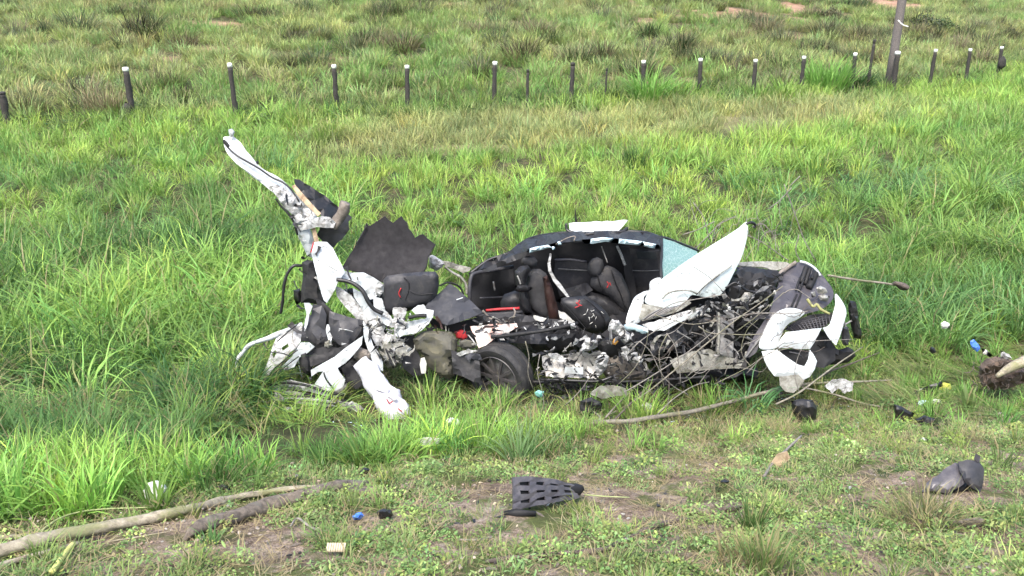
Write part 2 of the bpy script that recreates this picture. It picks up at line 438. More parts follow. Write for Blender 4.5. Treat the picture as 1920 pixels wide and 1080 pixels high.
def tube_geo(path, sides=8, knob=0.0, seed=0, flat=1.0):
    """path: list of (x,y,z,r)"""
    path = [np.array(p, float) for p in path]; V = []; Fc = []
    prev = None
    for i, p in enumerate(path):
        a = path[max(0, i - 1)][:3]; b_ = path[min(len(path) - 1, i + 1)][:3]
        t = Vector(b_ - a)
        t = t.normalized() if t.length > 1e-9 else Vector((0, 0, 1))
        if prev is None:
            u = t.orthogonal().normalized()
        else:
            u = prev - t * prev.dot(t); u = u.normalized() if u.length > 1e-6 else t.orthogonal().normalized()
        prev = u; v = t.cross(u)
        for k in range(sides):
            an = 2 * math.pi * k / sides
            r = p[3] * (1 + knob * noise.noise(Vector((p[0] * 9 + math.cos(an) + seed, p[1] * 9 + math.sin(an), p[2] * 9))))
            V.append(Vector(p[:3]) + (u * math.cos(an) + v * math.sin(an) * flat) * r)
    for i in range(len(path) - 1):
        for k in range(sides):
            a = i * sides + k; b_ = i * sides + (k + 1) % sides
            Fc.append((a, b_, b_ + sides, a + sides))
    Fc.append(tuple(reversed(range(sides)))); n0 = (len(path) - 1) * sides
    Fc.append(tuple(range(n0, n0 + sides)))
    return V, Fc
def tube(name, pts, mat, parent, Y=8.5, r=.01, sides=8, n=5, knob=.25, ground=False, flat=1.0):
    """pts: (px,py[,Y[,r]]) in photo pixels"""
    q = []
    for p in pts:
        yy = p[2] if len(p) > 2 and p[2] is not None else Y
        rr = p[3] if len(p) > 3 else r
        w_ = P(p[0], p[1], yy); q.append((w_.x, w_.y, w_.z, rr))
    V, Fc = tube_geo(spline(q, n), sides, knob, _seed[0], flat); _seed[0] += 1
    return mesh_obj(name, V, Fc, mat, parent)
def gtube(name, pts, mat, parent, r=.02, sides=10, n=6, knob=.3, lift=1.0):
    """a stick lying on the ground: (px,py,r,extra_up)"""
    q = []
    for p in pts:
        rr = p[2] if len(p) > 2 else r
        g = gp(p[0], p[1], 0); u = p[3] if len(p) > 3 else 0
        q.append((g.x, g.y, g.z + rr * lift + u, rr))
    V, Fc = tube_geo(spline(q, n), sides, knob, _seed[0]); _seed[0] += 1
    return mesh_obj(name, V, Fc, mat, parent)
def box_at(name, c, size, rot, mat, parent, bev=.01, amp=0):
    bm = bmesh.new(); bmesh.ops.create_cube(bm, size=1)
    for v in bm.verts: v.co = Vector((v.co.x * size[0], v.co.y * size[1], v.co.z * size[2]))
    if bev: bmesh.ops.bevel(bm, geom=bm.edges[:] + bm.verts[:], offset=bev, segments=2, affect='EDGES')
    if amp:
        bmesh.ops.subdivide_edges(bm, edges=bm.edges[:], cuts=3, use_grid_fill=True)
        for v in bm.verts: v.co += Vector((noise.noise(v.co * 5 + Vector(c)), noise.noise(v.co * 5 + Vector((3, 1, 2)) + Vector(c)), noise.noise(v.co * 5 - Vector(c)))) * amp
    R_ = Matrix.Rotation(rot[2], 3, 'Z') @ Matrix.Rotation(rot[1], 3, 'Y') @ Matrix.Rotation(rot[0], 3, 'X')
    bm.verts.ensure_lookup_table()
    vs = [R_ @ v.co + Vector(c) for v in bm.verts]; fs = [[v.index for v in f.verts] for f in bm.faces]
    bm.free()
    o = mesh_obj(name, vs, fs, mat, parent, True); o.data.set_sharp_from_angle(angle=rad(40)); return o
# ================================================================== the ground
def build_ground():
    def axis(a): return np.array(a)
    ys = np.concatenate([np.arange(-4, 3, .25), np.arange(3, 10, .06), np.arange(10, 30, .2), np.arange(30, 100, .8), np.arange(100, 420, 12)])
    xs = np.concatenate([np.arange(-220, -40, 12), np.arange(-40, -8, .8), np.arange(-8, 8, .09), np.arange(8, 40, .8), np.arange(40, 221, 12)])
    X, Yg = np.meshgrid(xs, ys); Z = G(X, Yg)
    nx, ny = len(xs), len(ys)
    V = np.stack([X.ravel(), Yg.ravel(), Z.ravel()], 1)
    i = np.arange(nx * ny).reshape(ny, nx)
    Fc = np.stack([i[:-1, :-1].ravel(), i[:-1, 1:].ravel(), i[1:, 1:].ravel(), i[1:, :-1].ravel()], 1)
    me = bpy.data.meshes.new('ground'); me.from_pydata(V.tolist(), [], Fc.tolist()); me.update()
    me.polygons.foreach_set('use_smooth', [True] * len(me.polygons))
    x, y = V[:, 0], V[:, 1]
    edge = edge_y(x)
    wob = (fbm(x * .9, y * .9, 31) - .5) * 1.2
    r = ss(-.25, .35, y + wob * .5 - edge)
    d = y - fence_y(x)
    strip = ss(-6.5, -5, d + wob) * ss(-.6, -1.6, d + wob) * ss(-6, -3, x) * ss(13, 8, x) * ss(.35, .55, fbm(x * .5, y * .9, 41))
    red = ss(17, 21, d) * ss(4, 9, x) * ss(.45, .54, fbm(x * .22, y * .22, 51)) + ss(.72, .8, fbm(x * .3, y * .3, 57)) * ss(2, 5, d)
    col = np.stack([r, np.clip(strip, 0, 1), np.clip(red, 0, 1), np.ones_like(r)], 1)
    ca = me.color_attributes.new('zone', 'FLOAT_COLOR', 'POINT'); ca.data.foreach_set('color', col.astype(np.float32).ravel())
    me.materials.append(M['ground'])
    o = bpy.data.objects.new('ground', me); C.objects.link(o); tag(o, kind='structure'); return o
def edge_y(x):      # where the long grass begins beyond the roadside weeds
    return np.interp(x, [-4, -2.6, -1.9, -1.2, -.5, .5, 1.5, 2.4, 3.4, 4.6, 8], [4.0, 4.45, 5.0, 5.45, 6.0, 6.3, 6.6, 7.2, 8.2, 8.9, 9.6])
build_ground()

# ================================================================== blades and clumps
def blades_mesh(name, n, h=(.4, .7), spread=.12, lean=(5, 35), bend=(30, 90), width=.012, dry=.1, seg=4, seed=0, az=None, mat='blade', kink=.15, vlo=0.0):
    r = np.random.default_rng(seed)
    L = r.uniform(h[0], h[1], n); th = r.uniform(0, 2 * np.pi, n)
    if az is not None: th = az[0] + r.normal(0, az[1], n)
    r0 = spread * np.sqrt(r.uniform(0, 1, n)); a0 = th + r.normal(0, .7, n)
    base = np.stack([r0 * np.cos(a0), r0 * np.sin(a0), np.zeros(n)], 1)
    ph0 = np.radians(r.uniform(lean[0], lean[1], n)); ph1 = np.radians(r.uniform(bend[0], bend[1], n))
    twist = r.normal(0, .5, n); W = width * r.uniform(.6, 1.25, n)
    pts = [base]; cur = base.copy()
    for k in range(seg):
        t = (k + .5) / seg; ph = ph0 + ph1 * t ** 1.6; tt = th + kink * r.normal(0, 1, n) * t
        cur = cur + (L / seg)[:, None] * np.stack([np.sin(ph) * np.cos(tt), np.sin(ph) * np.sin(tt), np.cos(ph)], 1)
        pts.append(cur.copy())
    V = []; prof = [(.7, 1, .95, .7, .06) if seg == 4 else None][0] or np.interp(np.arange(seg + 1) / seg, [0, .25, .6, 1], [.7, 1, .8, .06])
    if seg != 4: prof = np.interp(np.arange(seg + 1) / seg, [0, .25, .6, 1], [.7, 1, .85, .06])
    for k in range(seg + 1):
        sd_ = th + np.pi / 2 + twist * (k / seg)
        off = np.stack([np.cos(sd_), np.sin(sd_), .15 * np.sin(twist)], 1) * (W * prof[k] / 2)[:, None]
        V.append(pts[k] - off); V.append(pts[k] + off)
    A = np.stack(V, 1)                                  # n, 2(seg+1), 3
    nv = 2 * (seg + 1); vs = A.reshape(-1, 3)
    f = []
    for k in range(seg): f.append([2 * k, 2 * k + 1, 2 * k + 3, 2 * k + 2])
    f = np.array(f); Fc = (np.arange(n)[:, None, None] * nv + f[None]).reshape(-1, 4)
    me = bpy.data.meshes.new(name)
    me.vertices.add(len(vs)); me.vertices.foreach_set('co', vs.astype(np.float32).ravel())
    me.loops.add(Fc.size); me.loops.foreach_set('vertex_index', Fc.astype(np.int32).ravel())
    me.polygons.add(len(Fc)); me.polygons.foreach_set('loop_start', (np.arange(len(Fc)) * 4).astype(np.int32))
    me.update(calc_edges=True); me.polygons.foreach_set('use_smooth', [True] * len(Fc))
    dr = (r.uniform(0, 1, n) < dry) * r.uniform(.55, 1, n); vl = np.clip(r.normal(.5, .22, n), vlo, 1)
    for nm, arr in (('dry', dr), ('val', vl)):
        at = me.attributes.new(nm, 'FLOAT', 'POINT'); at.data.foreach_set('value', np.repeat(arr, nv).astype(np.float32))
    me.materials.append(M[mat] if isinstance(mat, str) else mat)
    return me
def weed_mesh(name, n, seed, size=(.012, .028), spread=.1, h=.05, mat='blade', long=1.3):
    """low creeping weed: many small oval leaves at all angles"""
    r = np.random.default_rng(seed); V = []; Fc = []; dr = []; vl = []
    for i in range(n):
        a = r.uniform(0, 2 * np.pi); rr = spread * math.sqrt(r.uniform()); c = np.array([rr * math.cos(a), rr * math.sin(a), r.uniform(.004, h) * (1 - .5 * rr / spread)])
        s = r.uniform(*size); th = r.uniform(0, 2 * np.pi); tl = r.uniform(-.2, .9)
        u = np.array([math.cos(th) * math.cos(tl), math.sin(th) * math.cos(tl), math.sin(tl)]); v = np.array([-math.sin(th), math.cos(th), r.uniform(-.4, .4)])
        k = len(V); l = s * long
        for (p, q) in ((0, 0), (.35, .5), (.75, .42), (1, 0), (.75, -.42), (.35, -.5)):
            V.append(c + u * p * l + v * q * s + np.array([0, 0, -.15 * s * abs(q)]))
        Fc += [(k, k + 1, k + 2, k + 3), (k, k + 3, k + 4, k + 5)]
        d_ = (r.uniform() < .08) * r.uniform(.4, 1); x = np.clip(r.normal(.5, .25), 0, 1)
        dr += [d_] * 6; vl += [x] * 6
    me = bpy.data.meshes.new(name); me.from_pydata([tuple(v) for v in V], [], Fc); me.update()
    for nm, arr in (('dry', dr), ('val', vl)):
        at = me.attributes.new(nm, 'FLOAT', 'POINT'); at.data.foreach_set('value', np.array(arr, np.float32))
    me.materials.append(M[mat]); return me
def litter_mesh(name, n, seed, spread=.12):
    """dead straw and chips lying flat"""
    return blades_mesh(name, n, (.05, .16), spread, (78, 90), (-8, 10), .005, 1.0, 2, seed, kink=.5)
def pebble_mesh(name, n, seed, spread=.12, size=(.004, .014)):
    r = np.random.default_rng(seed); bm = bmesh.new()
    for i in range(n):
        s = r.uniform(*size)
        res = bmesh.ops.create_icosphere(bm, subdivisions=1, radius=s)
        c = Vector((r.normal(0, spread / 2), r.normal(0, spread / 2), s * .3)); q = Vector((r.uniform(.7, 1.4), r.uniform(.7, 1.4), r.uniform(.4, .8)))
        for v in res['verts']: v.co = Vector((v.co.x * q.x, v.co.y * q.y, v.co.z * q.z)) * (1 + r.normal(0, .12)) + c
    me = bpy.data.meshes.new(name); bm.to_mesh(me); bm.free()
    for nm, val in (('dry', 0.0), ('val', .5)):
        at = me.attributes.new(nm, 'FLOAT', 'POINT'); at.data.foreach_set('value', np.full(len(me.vertices), val, np.float32))
    me.materials.append(M['blade']); return me

def scatter(name, kinds, pos, idx, rot, scl, gcol, label, cat='grass'):
    """one 'stuff' object: clump meshes instanced on points"""
    col = bpy.data.collections.new(name + '_kinds')
    for i, me in enumerate(kinds):
        o = bpy.data.objects.new('%s_kind_%02d' % (name, i), me); col.objects.link(o)
    me = bpy.data.meshes.new(name); n = len(pos)
    me.vertices.add(n); me.vertices.foreach_set('co', np.asarray(pos, np.float32).ravel())
    def add(nm, ty, arr, key):
        a = me.attributes.new(nm, ty, 'POINT'); a.data.foreach_set(key, np.asarray(arr).ravel())
    add('rotv', 'FLOAT_VECTOR', np.asarray(rot, np.float32), 'vector')
    add('sclv', 'FLOAT_VECTOR', np.asarray(scl, np.float32), 'vector')
    add('idx', 'INT', np.asarray(idx, np.int32), 'value')
    g4 = np.concatenate([np.asarray(gcol, np.float32), np.ones((n, 1), np.float32)], 1)
    add('gcol', 'FLOAT_COLOR', g4, 'color')
    o = bpy.data.objects.new(name, me); C.objects.link(o); tag(o, label, cat, kind='stuff')
    ng = bpy.data.node_groups.new(name + '_scatter', 'GeometryNodeTree')
    ng.interface.new_socket('Geometry', in_out='INPUT', socket_type='NodeSocketGeometry')
    ng.interface.new_socket('Geometry', in_out='OUTPUT', socket_type='NodeSocketGeometry')
    N = ng.nodes; gi = N.new('NodeGroupInput'); go = N.new('NodeGroupOutput')
    ci = N.new('GeometryNodeCollectionInfo'); ci.inputs['Collection'].default_value = col
    ci.inputs['Separate Children'].default_value = True; ci.inputs['Reset Children'].default_value = True
    iop = N.new('GeometryNodeInstanceOnPoints'); iop.inputs['Pick Instance'].default_value = True
    def na(nm, ty):
        a = N.new('GeometryNodeInputNamedAttribute'); a.data_type = ty; a.inputs['Name'].default_value = nm
        return [s for s in a.outputs if s.enabled and s.name == 'Attribute'][0]
    L = ng.links
    L.new(gi.outputs[0], iop.inputs['Points']); L.new(ci.outputs[0], iop.inputs['Instance'])
    L.new(na('idx', 'INT'), iop.inputs['Instance Index']); L.new(na('rotv', 'FLOAT_VECTOR'), iop.inputs['Rotation'])
    L.new(na('sclv', 'FLOAT_VECTOR'), iop.inputs['Scale']); L.new(iop.outputs[0], go.inputs[0])
    md = o.modifiers.new('scatter', 'NODES'); md.node_group = ng
    return o

K = []   # all clump kinds, by family
FAM = {}
def fam(nm, ms): FAM[nm] = list(range(len(K), len(K) + len(ms))); K.extend(ms)
fam('tall', [blades_mesh('tall_grass', 44, (.40, .90), .16, (4, 40), (50, 155), .0145, .07, 6, 10 + i, kink=.35) for i in range(9)])
fam('fresh', [blades_mesh('fresh_grass', 38, (.20, .56), .13, (2, 36), (15, 100), .0155, .05, 5, 30 + i, kink=.25) for i in range(8)])
fam('meadow', [blades_mesh('meadow_grass', 50, (.12, .38), .18, (4, 45), (20, 95), .010, .14, 3, 50 + i) for i in range(6)])
fam('short', [blades_mesh('short_grass', 34, (.05, .15), .11, (10, 55), (10, 70), .006, .18, 3, 70 + i) for i in range(5)])
fam('tuss', [blades_mesh('rough_tussock', 70, (.30, .75), .28, (4, 42), (20, 80), .022, .28, 3, 90 + i) for i in range(6)])
fam('mound', [blades_mesh('dark_sedge', 190, (.5, 1.1), .42, (3, 55), (25, 75), .022, .18, 3, 110 + i) for i in range(5)])
fam('straw', [blades_mesh('dry_straw', 26, (.25, .7), .12, (5, 60), (10, 80), .006, 1.0, 4, 130 + i) for i in range(4)])
fam('weed', [weed_mesh('creeping_weed', 70, 150 + i, h=.045, size=(.007, .018)) for i in range(8)])
fam('leaflet', [weed_mesh('narrow_weed', 46, 250 + i, h=.07, size=(.005, .012), long=3.2) for i in range(4)])
fam('litter', [litter_mesh('litter', 30, 170 + i) for i in range(4)])
fam('pebble', [pebble_mesh('pebbles', 9, 190 + i) for i in range(3)])
fam('lodged', [blades_mesh('lodged_grass', 60, (.35, .75), .16, (55, 80), (15, 40), .010, .22, 4, 210 + i, az=(0, .55)) for i in range(4)])
fam('herb', [weed_mesh('leafy_herb', 60, 230 + i, size=(.025, .055), spread=.2, h=.32, long=1.7) for i in range(4)])

ALL = {k: [] for k in ('pos', 'idx', 'rot', 'scl', 'col', 'zone')}
def put(family, x, y, scale, color, zone, cv=.18, squash=None, lean=.10):
    n = len(x)
    if n == 0: return
    z = G(x, y)
    ids = rng.choice(FAM[family], n)
    s = np.asarray(scale) * rng.uniform(.78, 1.25, n)
    sc = np.stack([s, s, s * (rng.uniform(.85, 1.15, n) if squash is None else squash)], 1)
    rot = np.stack([rng.normal(0, lean, n), rng.normal(0, lean, n), rng.uniform(0, 6.283, n)], 1)
    if family == 'lodged': rot[:, 2] = math.pi * .98 + rng.normal(0, .7, n)
    c = np.asarray(color, float)
    if c.ndim == 1: c = np.tile(c, (n, 1))
    hue = rng.normal(0, .10, n)[:, None] * np.array([1.0, 0, -.6])
    c = c * (1 + rng.normal(0, cv, n)[:, None]) * (1 + hue)
    ALL['pos'].append(np.stack([x, y, z - .01], 1)); ALL['idx'].append(ids); ALL['rot'].append(rot)
    ALL['scl'].append(sc); ALL['col'].append(np.clip(c, .004, .9)); ALL['zone'].append(np.full(n, zone))
def grid_pts(x0, x1, y0, y1, dens):
    n = int((x1 - x0) * (y1 - y0) * dens)
    return rng.uniform(x0, x1, n), rng.uniform(y0, y1, n)
def lerp(a, b, t): return np.asarray(a)[None] * (1 - t[:, None]) + np.asarray(b)[None] * t[:, None]
def in_view(x, y, m=.25):
    return np.abs(x) < (y * cp + 4 * sp) * .565 * (1 + m) + .8

# the space the wreck takes up
def free(x, y, front=7.45):
    a = (x > -2.25) & (x < 3.55) & (y > front) & (y < 9.9)
    a &= ~((x < -.6) & (y > 8.9)); a &= ~((x > 2.2) & (y > 9.6))
    return ~a

G_LIME = (.270, .425, .085); G_MID = (.175, .310, .066); G_DEEP = (.088, .170, .042); G_BLUE = (.108, .220, .068)
G_OLIVE = (.17, .19, .07); G_TAN = (.32, .30, .155)
# ---- field from the wreck to the fence
x, y = grid_pts(-26, 40, 7.0, 46, 9.5)
k = in_view(x, y) & (y < fence_y(x) + .4) & (y > edge_y(x)) & free(x, y)
x, y = x[k], y[k]
nz = fbm(x * .35, y * .35, 61); n2 = fbm(x * .9, y * .9, 71)
Lf = ss(-.8, -2.6, x + .12 * (y - 8)) * ss(19, 14, y)            # tall grass left of the wreck
Rt = ss(1.6, 3.6, x - .22 * (y - 9)) * ss(20, 15, y) + ss(8.6, 10, x) * ss(26, 21, y) * .7   # tall bluish grass on the right
tallp = np.clip(np.maximum(Lf * .85, Rt), 0, 1)
d = y - fence_y(x)
strip = ss(-7, -5, d) * ss(-.4, -1.6, d) * ss(-6, -3, x) * ss(15, 9, x)
bare = strip * ss(.48, .66, fbm(x * .5, y * .9, 41)) * .8
u = rng.uniform(0, 1, len(x))
isT = (u < tallp * .62)
col = lerp(G_MID, G_LIME, ss(.35, .62, nz)); colD = lerp(G_DEEP, G_MID, ss(.35, .6, n2))
a = isT
ct = lerp(G_BLUE, G_MID, ss(.38, .62, n2)); ct = ct * (1 - Lf)[:, None] + lerp((.065, .150, .038), (.225, .40, .085), ss(.32, .66, nz)) * Lf[:, None]
put('tall', x[a], y[a], (.62 + .38 * ss(.3, .7, nz) + .38 * Rt * ss(.45, .65, n2))[a], ct[a], 0)
a = ~isT & (u < .93) & (rng.uniform(0, 1, len(x)) > bare * .85)
far_s = 1 + .5 * ss(14, 26, y)
b1 = a & (rng.uniform(0, 1, len(x)) < .45 * (1 - strip))
put('fresh', x[b1], y[b1], ((.55 + .4 * n2) * far_s)[b1], col[b1], 0)
b2 = a & ~b1
col = col * (1 - .55 * strip[:, None]) + np.array((.36, .33, .17)) * .55 * strip[:, None]; cm = col; n2 = n2 * (1 - .45 * strip)
put('meadow', x[b2], y[b2], ((.9 + .3 * n2) * far_s)[b2], cm[b2], 0)
a = (u > .93) & (n2 > .5)
put('herb', x[a], y[a], .8, G_DEEP, 0)
a = (rng.uniform(0, 1, len(x)) < .035)
put('straw', x[a], y[a], .8, G_TAN, 0)
# extra density close by, where single clumps show
x, y = grid_pts(-8, 8.5, 5.2, 12.5, 22)
k = in_view(x, y, .1) & (y > edge_y(x) + .1) & free(x, y); x, y = x[k], y[k]
nz = fbm(x * .5, y * .5, 62); n2 = fbm(x * 1.1, y * 1.1, 72)
h = .45 + .55 * ss(-.9, -2.2, x) + .35 * ss(2.8, 4.2, x) * ss(8, 9.2, y)
h = h * (.5 + .5 * ss(7.2, 9, y)) + .25 * ss(-1.8, -3, x)
fz = (x > -2.35) & (x < 3.5) & (y < 7.7)
h = np.where(fz, .24, h)
kk = ~(fz & (rng.uniform(0, 1, len(x)) < .5)); x, y, nz, n2, h = x[kk], y[kk], nz[kk], n2[kk], h[kk]
cc = lerp((.070, .155, .038), (.24, .41, .088), ss(.32, .66, nz))
t = (rng.uniform(0, 1, len(x)) < .45) & ((x < -1.3) | (x > 3))
put('tall', x[t], y[t], (h * .85)[t], cc[t], 0)
put('fresh', x[~t], y[~t], h[~t], cc[~t], 0)
# dark matted patch left of the wreck: lodged grey-tan grass
x, y = grid_pts(-6.5, -2.0, 6.6, 12.0, 12); k = fbm(x * 1.0, y * 1.0, 81) > .5; x, y = x[k], y[k]
put('lodged', x, y, .9, lerp((.17, .17, .08), (.17, .27, .07), rng.uniform(0, 1, len(x))), 0)
put('straw', x, y, .8, G_TAN, 0)
x, y = grid_pts(-3.2, -2.3, 6.9, 8.0, 34)
put('tall', x, y, .78, (.052, .125, .030), 0)
# bright fresh belt at the lower left
x, y = grid_pts(-4.6, -.3, 4.1, 7.0, 62)
e = edge_y(x); k = (y > e - .12 + .25 * (vn(x * 4, y * 4, 9) - .5)) & (y < e + .55 + .75 * ss(-1.9, -3, x)); x, y = x[k], y[k]
nz = fbm(x * 1.6, y * 1.6, 63)
put('fresh', x, y, .34 + .55 * nz, lerp((.09, .21, .045), (.25, .44, .085), ss(.3, .65, nz)), 1, cv=.25, lean=.18)
k = rng.uniform(0, 1, len(x)) < .12
put('straw', x[k], y[k], .6, G_TAN, 1)
# clumps on the bank in front of the wreck
x, y = grid_pts(-1.0, 3.4, 5.75, 7.5, 44)
n = fbm(x * 1.7, y * 1.7, 64); k = (y > edge_y(x) - .7) & (n > .40); x, y, n = x[k], y[k], n[k]
kq = rng.uniform(0, 1, len(x)) > .62 * ss(.1, .9, x); x, y, n = x[kq], y[kq], n[kq]
put('fresh', x, y, (.36 + .5 * (n - .4)) * (1.15 - .7 * ss(6.5, 7.1, y)) * (1 - .35 * ss(.1, .9, x)), lerp((.09, .19, .045), (.23, .40, .085), ss(.4, .7, n)), 1, cv=.25, lean=.2)
x, y = grid_pts(-.9, 3.6, 5.7, 7.5, 22)
put('straw', x, y, .34, G_TAN, 1)
x, y = grid_pts(-1.2, 3.6, 5.9, 7.6, 16)
put('herb', x, y, .40, lerp((.09, .17, .04), (.22, .34, .07), rng.uniform(0, 1, len(x))), 1, cv=.3)
# lodged grass right of the bumper
x, y = grid_pts(2.9, 5.6, 6.9, 9.2, 26)
n = fbm(x * 1.3, y * 1.3, 65); k = n > .38
put('lodged', x[k], y[k], .55, lerp((.10, .16, .04), (.17, .24, .07), ss(.4, .65, n[k])), 1)
x, y = grid_pts(2.9, 5.6, 6.6, 9.2, 16)
put('fresh', x, y, .42, (.15, .30, .06), 1)
# roadside: creeping weeds, thin grass, straw, grit
x, y = grid_pts(-3.8, 5.4, 2.9, 9, 150)
k = in_view(x, y, .05) & (y < edge_y(x) + .15); x, y = x[k], y[k]
n = fbm(x * 1.25, y * 1.25, 66); n2 = fbm(x * 4, y * 4, 67)
wz = .478 - .06 * ss(.7, 2.5, x) - .03 * ss(-.9, -2, x)
k = (n * .7 + n2 * .3) > wz
put('weed', x[k], y[k], .38 + .8 * n2[k] * rng.uniform(.5, 1.2, k.sum()), lerp((.085, .16, .045), (.25, .38, .115), ss(.33, .68, n2[k])), 2, lean=.2, cv=.32)
kl = (n * .5 + vn(x * 6, y * 6, 91) * .5 > .50) & (rng.uniform(0, 1, len(x)) < .45)
put('leaflet', x[kl], y[kl], .6 + .6 * n2[kl], lerp((.09, .17, .045), (.26, .34, .12), rng.uniform(0, 1, kl.sum())), 2, lean=.2)
k2 = rng.uniform(0, 1, len(x)) < .16 * ss(.36, .52, n)
put('short', x[k2], y[k2], .5 + .5 * n[k2], lerp((.12, .20, .06), (.25, .35, .11), n2[k2]), 2)
k3 = (rng.uniform(0, 1, len(x)) < .34)
put('litter', x[k3], y[k3], .6 + .5 * n2[k3], lerp((.36, .32, .22), (.10, .07, .05), (rng.uniform(0, 1, k3.sum()) < .3).astype(float)), 2)
k4 = (rng.uniform(0, 1, len(x)) < .16)
put('pebble', x[k4], y[k4], .75, lerp((.48, .42, .36), (.22, .17, .13), rng.uniform(0, 1, k4.sum())), 2)
k5 = (rng.uniform(0, 1, len(x)) < .02)
put('fresh', x[k5], y[k5], .3, (.15, .23, .06), 2)
k6 = (rng.uniform(0, 1, len(x)) < .05) & (n2 > .45)
put('pebble', x[k6], y[k6], .9, (.05, .04, .035), 2)
# crushed grass, stalks and earth under and round the wreck
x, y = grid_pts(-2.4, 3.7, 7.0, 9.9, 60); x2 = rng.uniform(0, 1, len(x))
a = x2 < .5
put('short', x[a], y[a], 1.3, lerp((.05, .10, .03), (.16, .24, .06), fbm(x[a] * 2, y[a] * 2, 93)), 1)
a = (x2 > .5) & (x2 < .75)
put('litter', x[a], y[a], 1.2, (.28, .24, .14), 1)
a = (x2 > .75) & (x2 < .92) & (y < 8.6)
put('lodged', x[a], y[a], .30, (.12, .19, .05), 1)
# weeds along the fence
x, y = grid_pts(-22, 40, 20, 62, 7)
d = y - fence_y(x); k = (d > -1.7 + 1.0 * ss(-3, 2, x)) & (d < 1.8) & in_view(x, y); x, y, d = x[k], y[k], d[k]
n = fbm(x * .6, y * .6, 68)
k = rng.uniform(0, 1, len(x)) < .75
put('fresh', x[k], y[k], (.6 + .9 * n)[k], lerp((.060, .105, .032), (.125, .185, .050), ss(.35, .6, n[k])), 3)
put('herb', x[~k], y[~k], 1.0, (.07, .13, .035), 3)
# rough pasture on the hill beyond
x, y = grid_pts(-60, 64, 22, 92, 2.5)
d = y - fence_y(x); k = (d > .4) & in_view(x, y, .12); x, y, d = x[k], y[k], d[k]
n = fbm(x * .22, y * .22, 69); n2 = fbm(x * .75, y * .75, 73)
red = ss(17, 21, d) * ss(4, 9, x) * ss(.45, .54, fbm(x * .22, y * .22, 51)) + ss(.72, .8, fbm(x * .3, y * .3, 57))
k = rng.uniform(0, 1, len(x)) > red * .93
x, y, n, n2, d = x[k], y[k], n[k], n2[k], d[k]
c = lerp((.16, .26, .072), (.31, .37, .14), ss(.36, .62, n)); c = c * .6 + .4 * lerp((.19, .33, .08), (.28, .25, .15), ss(.52, .72, n2))
put('tuss', x, y, .60 + .4 * n2, c, 4, cv=.25)
k = rng.uniform(0, 1, len(x)) < .6
put('meadow', x[k], y[k], 1.9, lerp((.15, .30, .065), (.30, .38, .13), ss(.3, .65, n[k])), 4)
k = rng.uniform(0, 1, len(x)) < .09
put('straw', x[k], y[k], 1.1, G_TAN, 4)
dn = fbm(x * .33, y * .33, 74)
k = (rng.uniform(0, 1, len(x)) < .018 + .26 * ss(.53, .66, dn))
s_ = rng.uniform(0, 1, k.sum())
put('mound', x[k], y[k], .62 + .45 * s_, lerp((.045, .085, .028), (.13, .115, .070), rng.uniform(0, 1, k.sum())), 4, cv=.3)

# flattened along the front of the wreck
for zi in range(len(ALL['pos'])):
    q_ = ALL['pos'][zi]; f_ = (q_[:, 0] > -2.35) & (q_[:, 0] < 3.4) & (q_[:, 1] > 6.75) & (q_[:, 1] < 7.75)
    hk_ = np.where(q_[f_, 0] < -.9, .52, .88) * rng.uniform(.6, 1.25, f_.sum())
    ALL['scl'][zi][f_] *= np.stack([hk_ * 0 + .85, hk_ * 0 + .85, hk_], 1)
# nothing grows through the loose pieces lying on the ground
for (px_, py_, rad_) in ((290, 942, .14), (1010, 975, .20), (1785, 928, .22), (1508, 794, .15), (668, 975, .07), (720, 974, .08), (630, 1046, .10), (848, 804, .09), (1740, 795, .16), (740, 815, .20), (1575, 740, .1), (1130, 745, .12)):
    g_ = gp(px_, py_)
    for zi in range(len(ALL['pos'])):
        q_ = ALL['pos'][zi]; dx_ = q_[:, 0] - g_.x; dy_ = q_[:, 1] - g_.y
        kk_ = ~((np.abs(dx_) < rad_) & (dy_ > -rad_ * 1.3) & (dy_ < rad_ * .6))
        for nm_ in ALL: ALL[nm_][zi] = ALL[nm_][zi][kk_]

cat_ = {k: np.concatenate(v) for k, v in ALL.items()}
names = {0: ('field_grass', 'long green grass of the field around and behind the wreck', 'grass'),
         1: ('bank_grass', 'bright fresh grass on the bank in front of the wreck', 'grass'),
         2: ('roadside_weeds', 'low creeping weeds, straw and grit at the roadside', 'weeds'),
         3: ('fence_line_weeds', 'dark green weeds growing along the row of fence posts', 'weeds'),
         4: ('pasture_tussocks', 'rough olive and brown pasture covering the hill beyond the fence', 'pasture')}
for z_, (nm, lb, ct_) in names.items():
    m_ = cat_['zone'] == z_
    ks = sorted(set(cat_['idx'][m_].tolist())); mp = {v: i for i, v in enumerate(ks)}
    scatter(nm, [K[i] for i in ks], cat_['pos'][m_], [mp[v] for v in cat_['idx'][m_].tolist()], cat_['rot'][m_], cat_['scl'][m_], cat_['col'][m_], lb, ct_)
print('INSTANCES', len(cat_['pos']))
# ================================================================== the wrecked car
car = empty('wrecked_car', P(1150, 735, 8.6), 'wrecked white car torn open along its side, its ripped tail standing up at the left', 'car')
def pn(name, ol, mat='white', parent=None, **k): return panel(name, ol, M[mat], parent or car, **k)
def lp(name, ol, mat='black', parent=None, **k): return lump(name, ol, M[mat], parent or car, **k)
def tb(name, ol, mat='black', parent=None, **k): return tube(name, ol, M[mat], parent or car, **k)

